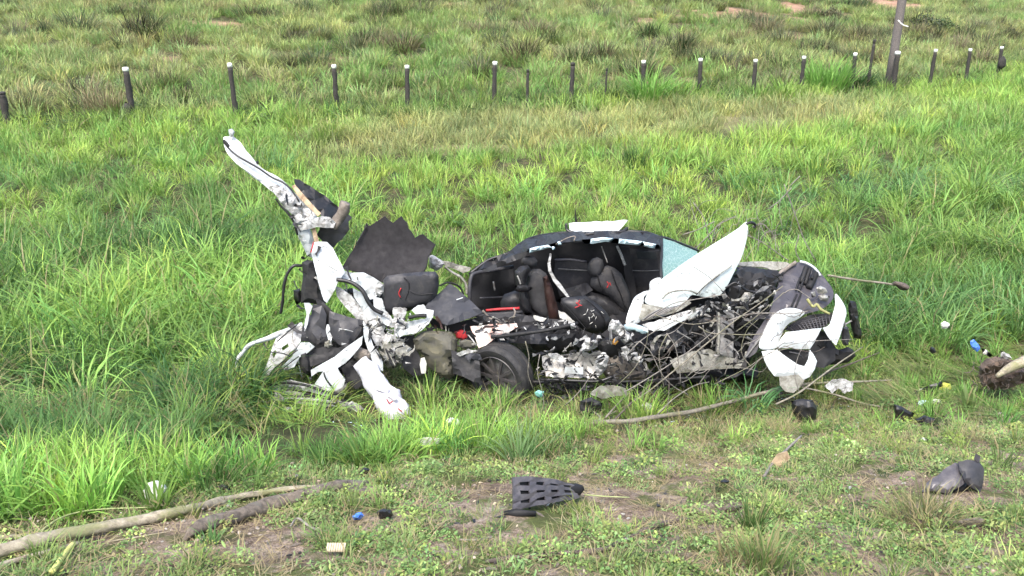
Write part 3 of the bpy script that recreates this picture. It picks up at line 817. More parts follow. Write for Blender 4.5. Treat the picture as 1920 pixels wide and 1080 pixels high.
# ---- cabin shell: floor, far side, roof, all as crushed sheets with real distance between them
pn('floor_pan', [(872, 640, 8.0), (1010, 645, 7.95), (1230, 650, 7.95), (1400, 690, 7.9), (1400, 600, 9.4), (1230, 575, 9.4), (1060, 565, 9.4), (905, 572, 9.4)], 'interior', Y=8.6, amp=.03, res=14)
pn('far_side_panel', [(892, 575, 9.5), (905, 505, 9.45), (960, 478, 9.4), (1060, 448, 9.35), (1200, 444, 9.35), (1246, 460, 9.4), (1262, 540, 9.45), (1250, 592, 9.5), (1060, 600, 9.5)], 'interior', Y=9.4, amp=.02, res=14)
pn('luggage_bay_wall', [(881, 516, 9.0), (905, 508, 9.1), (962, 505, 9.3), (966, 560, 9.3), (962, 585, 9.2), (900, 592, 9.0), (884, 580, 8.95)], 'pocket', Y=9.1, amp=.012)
pn('roof', [(882, 512, 8.85), (900, 499, 8.9), (921, 484, 8.95), (953, 474, 9.0), (976, 456, 9.15), (996, 446, 9.25), (1036, 439, 9.4), (1099, 434, 9.45), (1160, 434, 9.45), (1203, 436, 9.4), (1240, 445, 9.1), (1238, 462, 8.55), (1200, 459, 8.45), (1160, 452, 8.4), (1091, 452, 8.4), (1040, 458, 8.45), (992, 470, 8.5), (960, 488, 8.6), (905, 505, 8.75)], 'interior', Y=8.9, amp=.008, freq=3, thick=.015)
tb('roof_edge_moulding', [(880, 514, 8.8), (915, 488, 8.9), (953, 475, 8.95), (976, 457, 9.1), (998, 446, 9.2), (1040, 438, 9.35), (1120, 433, 9.4), (1203, 435, 9.35), (1240, 446, 9.05)], 'black', r=.016)
pn('roof_edge_highlight', [(914, 488, 8.93), (930, 480, 8.95), (952, 473, 8.97), (953, 477, 8.95), (932, 486, 8.93), (916, 492, 8.92)], 'white_clean', Y=8.93, thick=.01, amp=.003)  # white strip painted in as the highlight along the rear roof edge
wr = pn('roof_skin', [(1067, 419, 9.3), (1110, 416, 9.35), (1177, 413, 9.35), (1168, 424, 9.25), (1160, 433, 9.2), (1115, 435, 9.2), (1069, 436, 9.2)], 'white_clean', Y=9.25, thick=.012, amp=.012, jag=1.2)
tb('roof_skin_edge', [(1062, 419, 9.22), (1064, 432, 9.2), (1085, 439, 9.15), (1120, 438, 9.15), (1165, 434, 9.2), (1176, 428, 9.25)], 'black', r=.016, knob=.8)
tb('antenna', [(1080, 416, 9.3, .012), (1079, 398, 9.3, .006), (1081, 391, 9.3, .003)], 'black')
tb('sunroof_frame', [(1062, 441, 9.1), (1130, 446, 9.1), (1200, 447, 9.1)], 'silver', r=.007)
for i, ol in enumerate([[(988, 468), (1003, 463), (1028, 459), (1050, 452), (1053, 458), (1034, 464), (1008, 470), (993, 474)],
                        [(1090, 449), (1108, 448), (1130, 445), (1166, 448), (1200, 452), (1236, 459), (1237, 467), (1222, 465), (1200, 460), (1165, 457), (1135, 453), (1112, 457), (1096, 457)]]):
    lp('curtain_airbag', ol, 'airbag', Y=8.38, depth=.03, amp=.012, res=5)
lp('curtain_airbag_fold', [(1034, 463), (1041, 461), (1042, 468), (1036, 469)], 'airbag', Y=8.36, depth=.02, amp=.006, res=3)
tb('roof_wiring', [(1042, 458, 8.36), (1062, 447, 8.4), (1078, 443, 8.4), (1076, 452, 8.38)], 'bracket', r=.005)
# far doors and pillars seen through the opening
fd = pn('far_front_door', [(1178, 466, 9.25), (1238, 470, 9.25), (1246, 540, 9.2), (1236, 560, 9.2), (1196, 556, 9.25), (1176, 500, 9.25)], 'trim', Y=9.25, amp=.008)
pn('window', [(1192, 470, 9.2), (1230, 472, 9.2), (1232, 486, 9.19), (1196, 485, 9.2)], 'far_window', fd, Y=9.2, amp=.001, thick=.01)
tb('door_trim_strip', [(1184, 507, 9.17), (1210, 508, 9.17), (1236, 507, 9.17)], 'grey_metal', fd, r=.006)
fr = pn('far_rear_door', [(1042, 484, 9.25), (1100, 490, 9.22), (1112, 520, 9.2), (1105, 548, 9.2), (1050, 556, 9.22), (1038, 520, 9.25)], 'trim', Y=9.2, amp=.01)
tb('door_trim_strip', [(1046, 504, 9.14), (1080, 506, 9.14), (1102, 507, 9.14)], 'grey_metal', fr, r=.006)
tb('door_trim_strip', [(1040, 488, 9.14), (1070, 487, 9.14), (1100, 491, 9.14)], 'grille_grey', fr, r=.014)
tb('door_pillar', [(1157, 461, 9.0), (1165, 479, 9.0), (1172, 497, 9.0)], 'white_torn', r=.014)
tb('seat_belt', [(1128, 462, 9.0), (1133, 476, 9.0), (1139, 493, 8.95)], 'grey_metal', r=.007)
pn('far_door_pillar_trim', [(1165, 462, 9.1), (1180, 463, 9.1), (1188, 520, 9.1), (1200, 580, 9.05), (1184, 580, 9.05), (1172, 520, 9.08)], 'interior', Y=9.1, amp=.008)
pn('windscreen', [(1241, 446, 8.85), (1248, 446, 8.9), (1275, 457, 9.0), (1306, 470, 9.1), (1300, 490, 8.9), (1270, 508, 8.6), (1243, 524, 8.4), (1238, 500, 8.5), (1238, 470, 8.65)], 'glass', Y=8.7, amp=.012, thick=.008, curve=True)
tb('windscreen_pillar', [(1240, 444, 8.85), (1240, 470, 8.65), (1239, 500, 8.45), (1240, 526, 8.3)], 'black', r=.017)
tb('windscreen_edge', [(1242, 444, 8.87), (1276, 456, 9.0), (1310, 471, 9.1)], 'black', r=.013)
# ---- rear bulkhead and pillar frame
tb('rear_opening_frame', [(962, 586, 8.7), (900, 592, 8.6), (883, 582, 8.55), (880, 550, 8.55), (883, 522, 8.6), (892, 512, 8.65), (930, 506, 8.8), (962, 500, 8.9)], 'trim', r=.020)
pn('rear_pillar', [(903, 507, 8.6), (930, 494, 8.65), (962, 478, 8.65), (990, 470, 8.6), (985, 482, 8.6), (950, 494, 8.6), (915, 510, 8.6)], 'black', Y=8.6, amp=.02)
tb('parcel_shelf_edge', [(900, 559, 8.9), (930, 558, 9.0), (962, 557, 9.1)], 'trim', r=.012)
tb('striker_panel', [(925, 528, 8.95), (928, 545, 8.95)], 'grey_metal', r=.01)
tb('red_floor_strip', [(911, 582, 8.5), (935, 580, 8.5), (974, 578, 8.5)], 'red', r=.014)
tb('red_strip_shadow', [(908, 589, 8.45), (940, 588, 8.45), (980, 585, 8.45)], 'interior', r=.018)  # dark tube put in as the shadow under the red strip
# rear seat, upright, seen edge-on
rs = lp('rear_seat', [(984, 513), (1000, 504), (1012, 504), (1024, 512), (1030, 530), (1036, 560), (1046, 592), (1044, 602), (1034, 604), (1010, 596), (992, 580), (985, 550)], 'seat', Y=8.75, depth=.10, amp=.02, power=3)
lp('seat_side_bolster', [(1018, 520), (1026, 516), (1036, 540), (1044, 570), (1050, 596), (1043, 607), (1030, 598), (1022, 560)], 'seat_brown', rs, Y=8.6, depth=.06, amp=.01, res=6)
lp('headrest', [(978, 486), (984, 481), (994, 479), (1003, 482), (1008, 490), (1006, 498), (996, 503), (984, 500), (977, 494)], 'seat', rs, Y=8.75, depth=.09, amp=.006, res=5)
rs2 = lp('rear_seat_section', [(965, 508), (975, 499), (990, 497), (996, 506), (990, 516), (985, 532), (992, 560), (998, 588), (985, 592), (975, 570), (972, 545), (968, 536), (965, 522)], 'seat_dark', Y=8.6, depth=.09, amp=.01, res=6)
tb('headrest_rod', [(970, 517, 8.5), (974, 526, 8.5), (976, 533, 8.5)], 'silver', rs2, r=.008)
lp('armrest', [(965, 536), (985, 534), (1000, 540), (990, 548), (970, 547)], 'seat_dark', rs2, Y=8.5, depth=.05, res=5)
lp('folded_seat_base', [(945, 552), (965, 545), (985, 552), (1000, 572), (1006, 600), (990, 612), (962, 606), (940, 590), (938, 566)], 'interior', Y=8.75, depth=.12, amp=.02)
pn('seat_belt', [(1031, 475, 8.45), (1034, 476, 8.45), (1032, 495, 8.42), (1034, 508, 8.4), (1042, 522, 8.4), (1052, 533, 8.38), (1062, 548, 8.36), (1068, 557, 8.36), (1065, 559, 8.36), (1048, 540, 8.38), (1038, 528, 8.4), (1028, 507, 8.42), (1027, 494, 8.44)], 'white_torn', Y=8.4, thick=.006, amp=.006, res=5)
# front seats
fs = lp('front_seat', [(1108, 522), (1118, 510), (1138, 497), (1152, 502), (1166, 514), (1174, 532), (1182, 552), (1184, 580), (1176, 590), (1160, 572), (1140, 556), (1120, 546), (1106, 536)], 'seat', Y=9.0, depth=.09, amp=.015, power=3)
for q_ in ([(1120, 514), (1124, 530), (1130, 546)], [(1146, 506), (1154, 530), (1164, 552), (1172, 576)]): tb('seam', [(a_, b_, 8.90) for a_, b_ in q_], 'pocket', fs, r=.006)
lp('headrest', [(1103, 494), (1110, 485), (1120, 482), (1130, 487), (1133, 500), (1130, 514), (1120, 522), (1108, 518), (1101, 506)], 'seat', fs, Y=8.98, depth=.10, amp=.006, res=5)
tb('red_emblem', [(1138, 528, 8.86), (1141, 533, 8.86), (1138, 540, 8.86)], 'red', fs, r=.006)
tb('red_emblem', [(1143, 530, 8.86), (1145, 535, 8.86)], 'red', fs, r=.006)
lp('front_seat_cushion_far', [(1070, 552), (1100, 545), (1140, 556), (1176, 586), (1178, 604), (1150, 604), (1110, 590), (1076, 576)], 'seat_dark', Y=9.0, depth=.1, amp=.015)
ns = lp('tipped_front_seat', [(1044, 562), (1060, 557), (1080, 556), (1098, 554), (1109, 562), (1124, 572), (1138, 586), (1147, 600), (1144, 614), (1128, 626), (1112, 626), (1092, 618), (1078, 606), (1067, 594), (1056, 578)], 'seat_dark', Y=8.3, depth=.11, amp=.022, power=3)
for q_ in ([(1052, 566), (1068, 582), (1084, 600), (1100, 618)], [(1096, 560), (1114, 574), (1130, 592), (1138, 612)]): tb('seam', [(a_, b_, 8.185) for a_, b_ in q_], 'pocket', ns, r=.006)
for pp in ([(1080, 567), (1086, 573), (1078, 577)], [(1087, 563), (1084, 570), (1091, 573)]):
    tb('red_emblem', [(a, b, 8.16) for a, b in pp], 'red', ns, r=.006)
for k in range(12):
    a = 1098 + random.uniform(0, 30); b = 574 + random.uniform(0, 32) + (a - 1098) * .3
    tb('dust_scrape', [(a, b, 8.17), (a + random.uniform(-7, 7), b + random.uniform(2, 9), 8.17)], 'foam', ns, r=.0025, sides=4, n=2)
pn('steering_console', [(1060, 542, 9.0), (1100, 530, 9.0), (1112, 544, 8.9), (1092, 556, 8.85), (1062, 556, 8.9)], 'interior', amp=.02, Y=8.9)
# papers and torn cloth lying in the cabin are part of the wreckage lining
pn('stained_lining', [(882, 612, 8.05), (905, 610, 8.1), (935, 607, 8.15), (968, 606, 8.2), (971, 613, 8.15), (955, 622, 8.1), (938, 627, 8.05), (921, 640, 8.0), (910, 648, 7.98), (898, 653, 7.97), (891, 634, 8.0)], 'blood', Y=8.05, amp=.018, freq=9, res=6, jag=1)
tb('torn_rail', [(874, 624, 8.0), (885, 636, 7.98), (893, 648, 7.95)], 'white_torn', r=.006)
lp('red_lamp_fragment', [(852, 622), (866, 618), (880, 624), (884, 636), (870, 640), (856, 634)], 'red', Y=8.1, depth=.04, amp=.02, res=5, hard=True)
lp('red_lamp_fragment', [(860, 640), (872, 636), (890, 640), (892, 652), (876, 656), (862, 650)], 'mud_cloth', Y=8.0, depth=.04, amp=.02, res=5, hard=True)
for ol in ([(1000, 592), (1012, 594), (1028, 598), (1026, 604), (1010, 602), (1004, 600)], [(1047, 582), (1058, 586), (1070, 596), (1080, 606), (1076, 608), (1062, 600), (1050, 596)]):
    pn('torn_white_padding', ol, 'foam', Y=8.25, amp=.02, freq=14, res=4, jag=1)
lp('crossmember', [(905, 590), (960, 586), (1010, 596), (1060, 600), (1086, 608), (1075, 618), (1000, 626), (940, 628), (900, 612)], 'black_dull', Y=8.35, depth=.08, amp=.03, hard=True)
tb('floor_bracket', [(905, 582, 8.3), (918, 596, 8.3), (935, 604, 8.25), (944, 608, 8.2)], 'bracket', r=.010)
tb('floor_bracket', [(962, 596, 8.2), (966, 586, 8.2), (963, 578, 8.25)], 'bracket', r=.008)
# near sill and everything below it
tb('sill_edge', [(921, 632, 7.95), (960, 628, 7.9), (1000, 623, 7.88), (1040, 616, 7.88), (1068, 610, 7.9), (1082, 606, 7.95)], 'pocket', r=.020)
lp('fuel_tank', [(984, 636), (1010, 628), (1050, 626), (1080, 624), (1083, 640), (1080, 658), (1040, 662), (1000, 656)], 'black', Y=8.1, depth=.1, amp=.02, hard=True)
tb('seat_rail', [(1055, 660, 7.8), (1066, 649, 7.8), (1071, 643, 7.8), (1070, 650, 7.8)], 'silver', r=.005)
pn('torn_sill', [(1016, 668, 7.85), (1030, 662, 7.85), (1046, 666, 7.85), (1066, 664, 7.85), (1090, 660, 7.82), (1106, 664, 7.82), (1125, 658, 7.8), (1142, 668, 7.8), (1136, 692, 7.75), (1118, 711, 7.72), (1085, 709, 7.72), (1046, 707, 7.72), (1024, 706, 7.75), (1018, 688, 7.8)], 'silver', Y=7.78, amp=.05, freq=6, res=7, jag=1.5)
pn('torn_sill_skin', [(1060, 688, 7.70), (1078, 689, 7.69), (1094, 688, 7.69), (1093, 702, 7.68), (1074, 700, 7.69), (1058, 699, 7.70)], 'white_clean', Y=7.69, amp=.006)
pn('torn_sill_fold', [(1024, 664, 7.76), (1044, 662, 7.76), (1062, 672, 7.74), (1080, 684, 7.72), (1062, 684, 7.72), (1044, 676, 7.74)], 'white_torn', Y=7.74, amp=.03, freq=12, res=5)
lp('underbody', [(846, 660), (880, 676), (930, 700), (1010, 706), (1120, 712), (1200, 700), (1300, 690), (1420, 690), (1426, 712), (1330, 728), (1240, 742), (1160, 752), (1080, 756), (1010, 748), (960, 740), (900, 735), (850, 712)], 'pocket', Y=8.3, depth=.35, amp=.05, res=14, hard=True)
tb('exhaust_pipe', [(1000, 716, 7.75), (1080, 714, 7.72), (1160, 716, 7.72), (1240, 712, 7.72), (1330, 706, 7.75)], 'black_dull', r=.012, knob=.9)
tb('rubber_sill_strip', [(1010, 712, 7.66), (1060, 713, 7.66), (1118, 715, 7.64), (1150, 706, 7.66)], 'black', r=.014)
# white shredded padding and metal at the front pillar
for ol, y_ in ([[(1096, 640), (1102, 632), (1112, 634), (1121, 640), (1120, 650), (1108, 656), (1094, 662), (1088, 668), (1086, 658)], 7.75],
               [[(1142, 608), (1148, 598), (1160, 600), (1164, 606), (1174, 620), (1186, 632), (1184, 648), (1172, 648), (1162, 634), (1152, 626), (1142, 622)], 7.8],
               [[(1164, 652), (1174, 648), (1190, 660), (1202, 668), (1212, 676), (1200, 682), (1186, 680), (1176, 676), (1166, 672)], 7.75],
               [[(1120, 668), (1132, 660), (1142, 670), (1138, 690), (1124, 704), (1112, 706), (1116, 688)], 7.74],
               [[(1118, 626), (1126, 630), (1134, 634), (1128, 640), (1118, 636)], 7.8],
               [[(1068, 608), (1078, 606), (1081, 614), (1072, 617)], 7.9]):
    lp('torn_padding', ol, 'white_torn', Y=y_, depth=.04, amp=.05, freq=16, res=4, jag=2.2, hard=True)
lp('burst_wiring_box', [(1122, 640), (1140, 632), (1160, 636), (1172, 648), (1166, 664), (1148, 672), (1130, 664), (1120, 652)], 'pocket', Y=7.85, depth=.07, amp=.04, res=5, hard=True)
lp('orange_connector', [(1146, 637), (1154, 634), (1160, 640), (1154, 647), (1148, 645)], 'orange', Y=7.76, depth=.02, res=4)
lp('front_pillar_foot', [(1130, 668), (1160, 660), (1186, 672), (1210, 684), (1210, 712), (1180, 716), (1140, 712), (1128, 696)], 'bracket', Y=7.9, depth=.08, amp=.04, res=7, hard=True)
# ---- wheel
def wheel(cx, cy, Y, R=.345, yaw=rad(-40), tilt=rad(4)):
    c = P(cx, cy, Y)
    root = bpy.data.objects.new('wheel', None); C.objects.link(root); root.parent = car; root.location = c - org(car)
    Rm = Matrix.Rotation(yaw, 3, 'Z') @ Matrix.Rotation(tilt, 3, 'X')       # local -Y is the outer face
    def lathe(prof, name, mat, seg=48):
        V = []; Fc = []
        for k in range(seg):
            a = 2 * math.pi * k / seg
            for (r, yy) in prof: V.append(Rm @ Vector((r * math.cos(a), yy, r * math.sin(a))) + c)
        n = len(prof)
        for k in range(seg):
            for i in range(n):
                j = (i + 1) % n; q = ((k + 1) % seg)
                Fc.append((k * n + i, k * n + j, q * n + j, q * n + i))
        o = mesh_obj(name, V, Fc, M[mat], root); o.data.set_sharp_from_angle(angle=rad(40)); return o
    w_ = .105
    lathe([(.235, -w_ + .01), (.25, -w_), (.30, -w_ - .008), (R - .025, -w_ + .004), (R - .006, -w_ + .022), (R, -w_ + .05), (R, -.045), (R - .008, -.04), (R - .008, -.034), (R, -.03), (R, .03), (R - .008, .034), (R - .008, .04), (R, .045), (R, w_ - .05), (R - .02, w_ - .01), (.30, w_), (.235, w_ - .01)], 'tyre', 'tyre')
    lathe([(.236, -w_ + .012), (.228, -w_ + .004), (.222, -w_ + .02), (.205, -.05), (.205, .09), (.236, .09)], 'rim', 'rim')
    lathe([(.001, -.03), (.19, -.025), (.19, .0), (.001, .0)], 'brake_disc', 'grey_metal')
    for k in range(10):
        a = 2 * math.pi * k / 10
        pts = []
        for (r, yy, wd) in ((.03, -.078, .018), (.12, -.082, .011), (.222, -.09, .015)):
            pts.append((r, yy, wd))
        V = []
        for (r, yy, wd) in pts:
            for s_, dy in ((-1, 0), (1, 0), (1, .022), (-1, .022)):
                q = Vector((r * math.cos(a) - s_ * wd * math.sin(a), yy + dy, r * math.sin(a) + s_ * wd * math.cos(a)))
                V.append(Rm @ q + c)
        Fc = []
        for i in range(2):
            for j in range(4): Fc.append((i * 4 + j, i * 4 + (j + 1) % 4, (i + 1) * 4 + (j + 1) % 4, (i + 1) * 4 + j))
        Fc += [(0, 1, 2, 3), (8, 11, 10, 9)]
        mesh_obj('spoke', V, Fc, M['rim'], root, smooth=False)
    lathe([(.001, -.092), (.030, -.09), (.034, -.075), (.034, -.03), (.001, -.03)], 'hub_cap', 'rim', 20)
    return root
wheel(941, 703, 7.92, R=.325, yaw=rad(-33))
pn('wheel_arch_liner', [(846, 656, 7.95), (862, 662, 7.9), (884, 666, 7.85), (896, 664, 7.85), (900, 684, 7.8), (902, 718, 7.78), (888, 716, 7.75), (868, 706, 7.8), (850, 700, 7.9)], 'black_dull', Y=7.85, amp=.025)
pn('arch_edge_tear', [(856, 664, 7.85), (868, 658, 7.84), (878, 654, 7.84), (896, 658, 7.82), (886, 662, 7.82), (872, 664, 7.84), (862, 668, 7.85)], 'white_torn', Y=7.83, amp=.02, freq=14, res=4, jag=1)
pn('arch_edge_tear', [(872, 668, 7.82), (880, 662, 7.82), (900, 664, 7.8), (904, 674, 7.8), (884, 672, 7.8), (880, 680, 7.8)], 'lid', Y=7.8, amp=.02, freq=14, res=4, jag=1)
lp('muddy_lining', [(774, 636), (791, 622), (812, 620), (846, 622), (858, 638), (856, 660), (846, 672), (852, 704), (842, 712), (825, 704), (804, 688), (796, 668), (780, 656)], 'mud_cloth', Y=8.05, depth=.10, amp=.06, freq=6, res=6, hard=True)
pn('lining_label', [(789, 672, 7.9), (796, 670, 7.9), (800, 682, 7.9), (798, 700, 7.9), (790, 700, 7.9), (787, 684, 7.9)], 'foam', Y=7.9, amp=.006)

# ---- torn tail: tall pillar
pn('rear_quarter_pillar', [(419, 259, 8.7), (428, 257, 8.72), (436, 256, 8.75), (452, 269, 8.7), (460, 282, 8.68), (470, 293, 8.66), (482, 308, 8.64), (496, 320, 8.62), (520, 332, 8.6), (541, 350, 8.6), (562, 374, 8.58), (576, 388, 8.57), (590, 402, 8.55), (594, 410, 8.5), (575, 416, 8.45), (556, 420, 8.45), (546, 400, 8.46), (530, 386, 8.45), (517, 366, 8.45), (503, 354, 8.47), (473, 329, 8.5), (455, 316, 8.52), (440, 303, 8.56), (424, 283, 8.62)], 'white', Y=8.6, amp=.018, thick=.02, bulge=.03, res=7, curve=True)
pn('crumpled_pillar_skin', [(504, 350, 8.42), (520, 346, 8.45), (538, 356, 8.45), (560, 374, 8.44), (580, 392, 8.42), (592, 404, 8.40), (580, 412, 8.37), (557, 418, 8.36), (546, 400, 8.37), (528, 380, 8.38), (516, 364, 8.4)], 'white_torn', Y=8.4, amp=.05, freq=12, res=5, jag=1.5, sharp=20)
tb('pillar_seal', [(419, 266, 8.58), (428, 277, 8.56), (442, 290, 8.53), (460, 301, 8.51), (486, 316, 8.5), (509, 332, 8.49), (530, 342, 8.47), (546, 356, 8.45), (561, 378, 8.42)], 'black', r=.009)
lp('pillar_tip_bracket', [(429, 250), (428, 243), (435, 241), (440, 247), (438, 256), (431, 257)], 'white', Y=8.68, depth=.03, res=4)
lp('pillar_clip', [(479, 303), (484, 301), (486, 306), (482, 309)], 'black', Y=8.55, depth=.02, res=3)
tb('tip_notch', [(419, 263, 8.56), (425, 269, 8.55), (429, 275, 8.54)], 'pocket', r=.014)
tb('pillar_torn_edge', [(517, 372, 8.35), (527, 386, 8.34), (540, 400, 8.33), (552, 420, 8.33), (558, 440, 8.35)], 'pocket', r=.010, knob=.9)
# black inner trim of the pillar with brown edge
pn('pillar_inner_trim', [(552, 336, 8.62), (562, 337, 8.64), (582, 349, 8.67), (608, 366, 8.7), (634, 387, 8.72), (650, 400, 8.72), (661, 408, 8.72), (653, 416, 8.7), (655, 430, 8.68), (634, 454, 8.62), (624, 465, 8.6), (608, 456, 8.58), (594, 440, 8.56), (606, 410, 8.52), (593, 394, 8.52), (570, 372, 8.55), (554, 352, 8.58)], 'black', Y=8.6, amp=.02, thick=.012, jag=1.2)
pn('brown_trim_edge', [(547, 349, 8.50), (553, 346, 8.52), (572, 368, 8.48), (590, 388, 8.46), (602, 400, 8.44), (596, 406, 8.42), (580, 390, 8.44), (562, 372, 8.47)], 'rust', Y=8.46, amp=.008, thick=.012, res=5)
tb('torn_bracket_arm', [(626, 426, 8.45, .045), (632, 412, 8.44, .05), (642, 396, 8.42, .05), (648, 380, 8.42, .05)], 'bracket', knob=.9, sides=7)
pn('folded_pillar_band', [(556, 427, 8.34), (567, 417, 8.36), (587, 410, 8.36), (604, 405, 8.36), (618, 407, 8.38), (629, 417, 8.4), (626, 427, 8.38), (612, 427, 8.36), (594, 425, 8.34), (576, 430, 8.32), (559, 433, 8.32)], 'white_torn', Y=8.35, amp=.03, freq=9, res=5, thick=.015)
lp('pillar_lower_tube', [(556, 431), (570, 428), (582, 430), (588, 446), (590, 470), (586, 484), (576, 480), (568, 462), (560, 446)], 'white', Y=8.4, depth=.05, amp=.02, res=6, hard=True)
pn('orange_brown_core', [(584, 428, 8.38), (591, 426, 8.38), (598, 452, 8.38), (590, 456, 8.36)], 'rust', Y=8.37, amp=.01, res=5)
pn('torn_side_panel', [(587, 454, 8.25), (600, 453, 8.28), (613, 454, 8.3), (624, 465, 8.3), (633, 483, 8.28), (647, 510, 8.22), (640, 520, 8.18), (633, 530, 8.15), (627, 545, 8.12), (613, 568, 8.08), (607, 562, 8.08), (600, 540, 8.1), (594, 515, 8.14), (584, 475, 8.2)], 'white_clean', Y=8.2, amp=.014, bulge=.03, thick=.01, res=7)
tb('red_cable', [(588, 453, 8.2), (586, 462, 8.18), (583, 474, 8.16)], 'red', r=.007)
tb('panel_crease_line', [(596, 488, 8.12), (612, 496, 8.12), (632, 508, 8.1)], 'mud_metal', r=.0035)  # thin muddy-grey tube drawn along the crease of the panel
# folded white mass right of it
pn('folded_quarter_panel', [(627, 512, 8.3), (645, 508, 8.32), (662, 512, 8.34), (682, 511, 8.36), (700, 520, 8.36), (719, 533, 8.35), (712, 548, 8.32), (702, 560, 8.28), (694, 562, 8.25), (684, 545, 8.25), (664, 530, 8.26), (640, 524, 8.26)], 'white', Y=8.3, amp=.03, thick=.012, res=7)
pn('folded_quarter_panel', [(628, 536, 8.2), (640, 540, 8.2), (660, 556, 8.18), (676, 574, 8.15), (686, 592, 8.12), (690, 606, 8.1), (678, 612, 8.1), (664, 592, 8.14), (648, 576, 8.16), (632, 556, 8.18)], 'white_torn', Y=8.15, amp=.035, freq=6, thick=.012, res=7)
pn('folded_quarter_panel', [(662, 540, 8.2), (676, 548, 8.18), (688, 566, 8.15), (712, 586, 8.12), (716, 600, 8.1), (700, 612, 8.08), (688, 600, 8.1), (676, 574, 8.14), (664, 556, 8.18)], 'white', Y=8.14, amp=.03, freq=6, thick=.01, res=7)
tb('black_hose', [(631, 524, 8.12), (650, 527, 8.12), (668, 535, 8.1), (682, 548, 8.08), (690, 566, 8.06), (702, 580, 8.06), (718, 588, 8.06)], 'black', r=.020)
lp('tail_gap_shade', [(628, 545), (650, 560), (680, 580), (716, 590), (722, 560), (716, 540), (700, 560), (660, 540)], 'pocket', Y=8.42, depth=.08, res=8)  # near-black solid standing in for the shade of the gaps
lp('tail_gap_shade_lower', [(600, 590), (640, 600), (690, 600), (720, 600), (730, 640), (700, 660), (690, 700), (650, 730), (560, 735), (540, 700), (570, 660)], 'pocket', Y=8.45, depth=.15, amp=.05, res=10, hard=True)  # near-black solid filling the lower tail as painted shade
# black plastic at the left
lp('tail_lamp_housing', [(566, 492), (576, 487), (588, 489), (596, 516), (602, 545), (612, 568), (600, 572), (586, 569), (564, 568), (564, 545), (568, 520)], 'black_dull', Y=8.28, depth=.07, amp=.02, hard=True)
lp('lamp_housing_edge', [(550, 545), (563, 540), (566, 565), (556, 572), (551, 560)], 'black', Y=8.3, depth=.04, res=5)
tb('black_wiring_loop', [(566, 498, 8.25), (550, 499, 8.22), (538, 515, 8.2), (532, 540, 8.18), (530, 565, 8.17), (526, 588, 8.16)], 'black', r=.014)
pn('inner_lining_fold', [(587, 570, 8.05), (604, 573, 8.06), (612, 590, 8.04), (610, 612, 8.0), (614, 640, 7.96), (600, 646, 7.95), (582, 640, 7.96), (565, 640, 7.98), (566, 622, 8.0), (572, 602, 8.02), (584, 590, 8.04)], 'trim', Y=8.0, amp=.035, thick=.012, bulge=.05, freq=4)
pn('inner_lining_fold', [(618, 583, 8.06), (640, 590, 8.06), (660, 596, 8.05), (681, 600, 8.04), (677, 620, 8.0), (664, 638, 7.96), (648, 650, 7.93), (636, 646, 7.94), (622, 632, 7.98), (617, 606, 8.02)], 'trim', Y=8.0, amp=.035, thick=.012, bulge=.05, freq=4)
pn('inner_lining_fold', [(592, 560, 8.12), (606, 566, 8.12), (622, 582, 8.1), (620, 610, 8.08), (612, 640, 8.04), (600, 620, 8.06), (598, 590, 8.1)], 'black', Y=8.1, amp=.02, thick=.01)
pn('white_inner_edge', [(570, 568, 8.0), (580, 568, 8.0), (586, 574, 8.0), (580, 590, 7.98), (577, 608, 7.95), (571, 622, 7.93), (571, 605, 7.96), (575, 590, 7.98)], 'white', Y=7.96, amp=.01, res=5)
lp('dirty_bracket', [(609, 641), (618, 636), (624, 648), (616, 655), (608, 650)], 'mud_metal', Y=7.9, depth=.03, amp=.02, res=4, hard=True)
# frame at the far left
tb('bent_lamp_frame', [(567, 607, 8.05, .018), (545, 616, 8.02, .020), (520, 627, 7.98, .024), (492, 638, 7.95, .022), (470, 646, 7.92, .020), (456, 660, 7.9, .020), (445, 675, 7.88, .018), (444, 692, 7.86, .012)], 'white', knob=.5)
tb('bent_lamp_frame', [(455, 700, 7.8, .03), (461, 716, 7.78, .03), (472, 727, 7.76, .03), (486, 731, 7.75, .026)], 'white_torn', knob=.9)
pn('lamp_opening_panel', [(522, 626, 7.98), (545, 616, 8.0), (568, 606, 8.04), (566, 622, 8.0), (564, 640, 7.96), (556, 652, 7.92), (545, 660, 7.9), (530, 676, 7.86), (510, 694, 7.82), (498, 714, 7.78), (482, 731, 7.75), (480, 720, 7.77), (488, 706, 7.8), (498, 690, 7.83), (506, 668, 7.87), (512, 648, 7.92)], 'white_torn', Y=7.9, amp=.03, freq=6, thick=.010, res=6, holes=[[(510, 664), (516, 656), (520, 660), (513, 672)], [(528, 652), (540, 644), (542, 650), (530, 658)]])
pn('lamp_opening_panel', [(564, 642, 7.85), (580, 642, 7.84), (590, 650, 7.82), (576, 662, 7.8), (562, 670, 7.79), (552, 688, 7.77), (534, 694, 7.76), (528, 688, 7.77), (548, 668, 7.8)], 'white', Y=7.8, amp=.03, freq=7, res=6)
for a_, b_ in (((513, 692), (558, 656)), ((520, 700), (560, 668)), ((560, 606), (520, 640)), ((500, 716), (530, 682)), ((506, 660), (545, 668))):
    tb('frame_wire', [(a_[0], a_[1], 7.74), ((a_[0] + b_[0]) / 2 + 2, (a_[1] + b_[1]) / 2 - 2, 7.75), (b_[0], b_[1], 7.76)], 'black', r=.006, sides=5)
pn('tail_floor_sheet', [(570, 668, 7.85), (588, 655, 7.88), (608, 650, 7.9), (634, 652, 7.9), (652, 645, 7.92), (668, 648, 7.92), (652, 658, 7.88), (626, 670, 7.84), (600, 682, 7.8), (583, 688, 7.78)], 'pocket', Y=7.85, amp=.01)
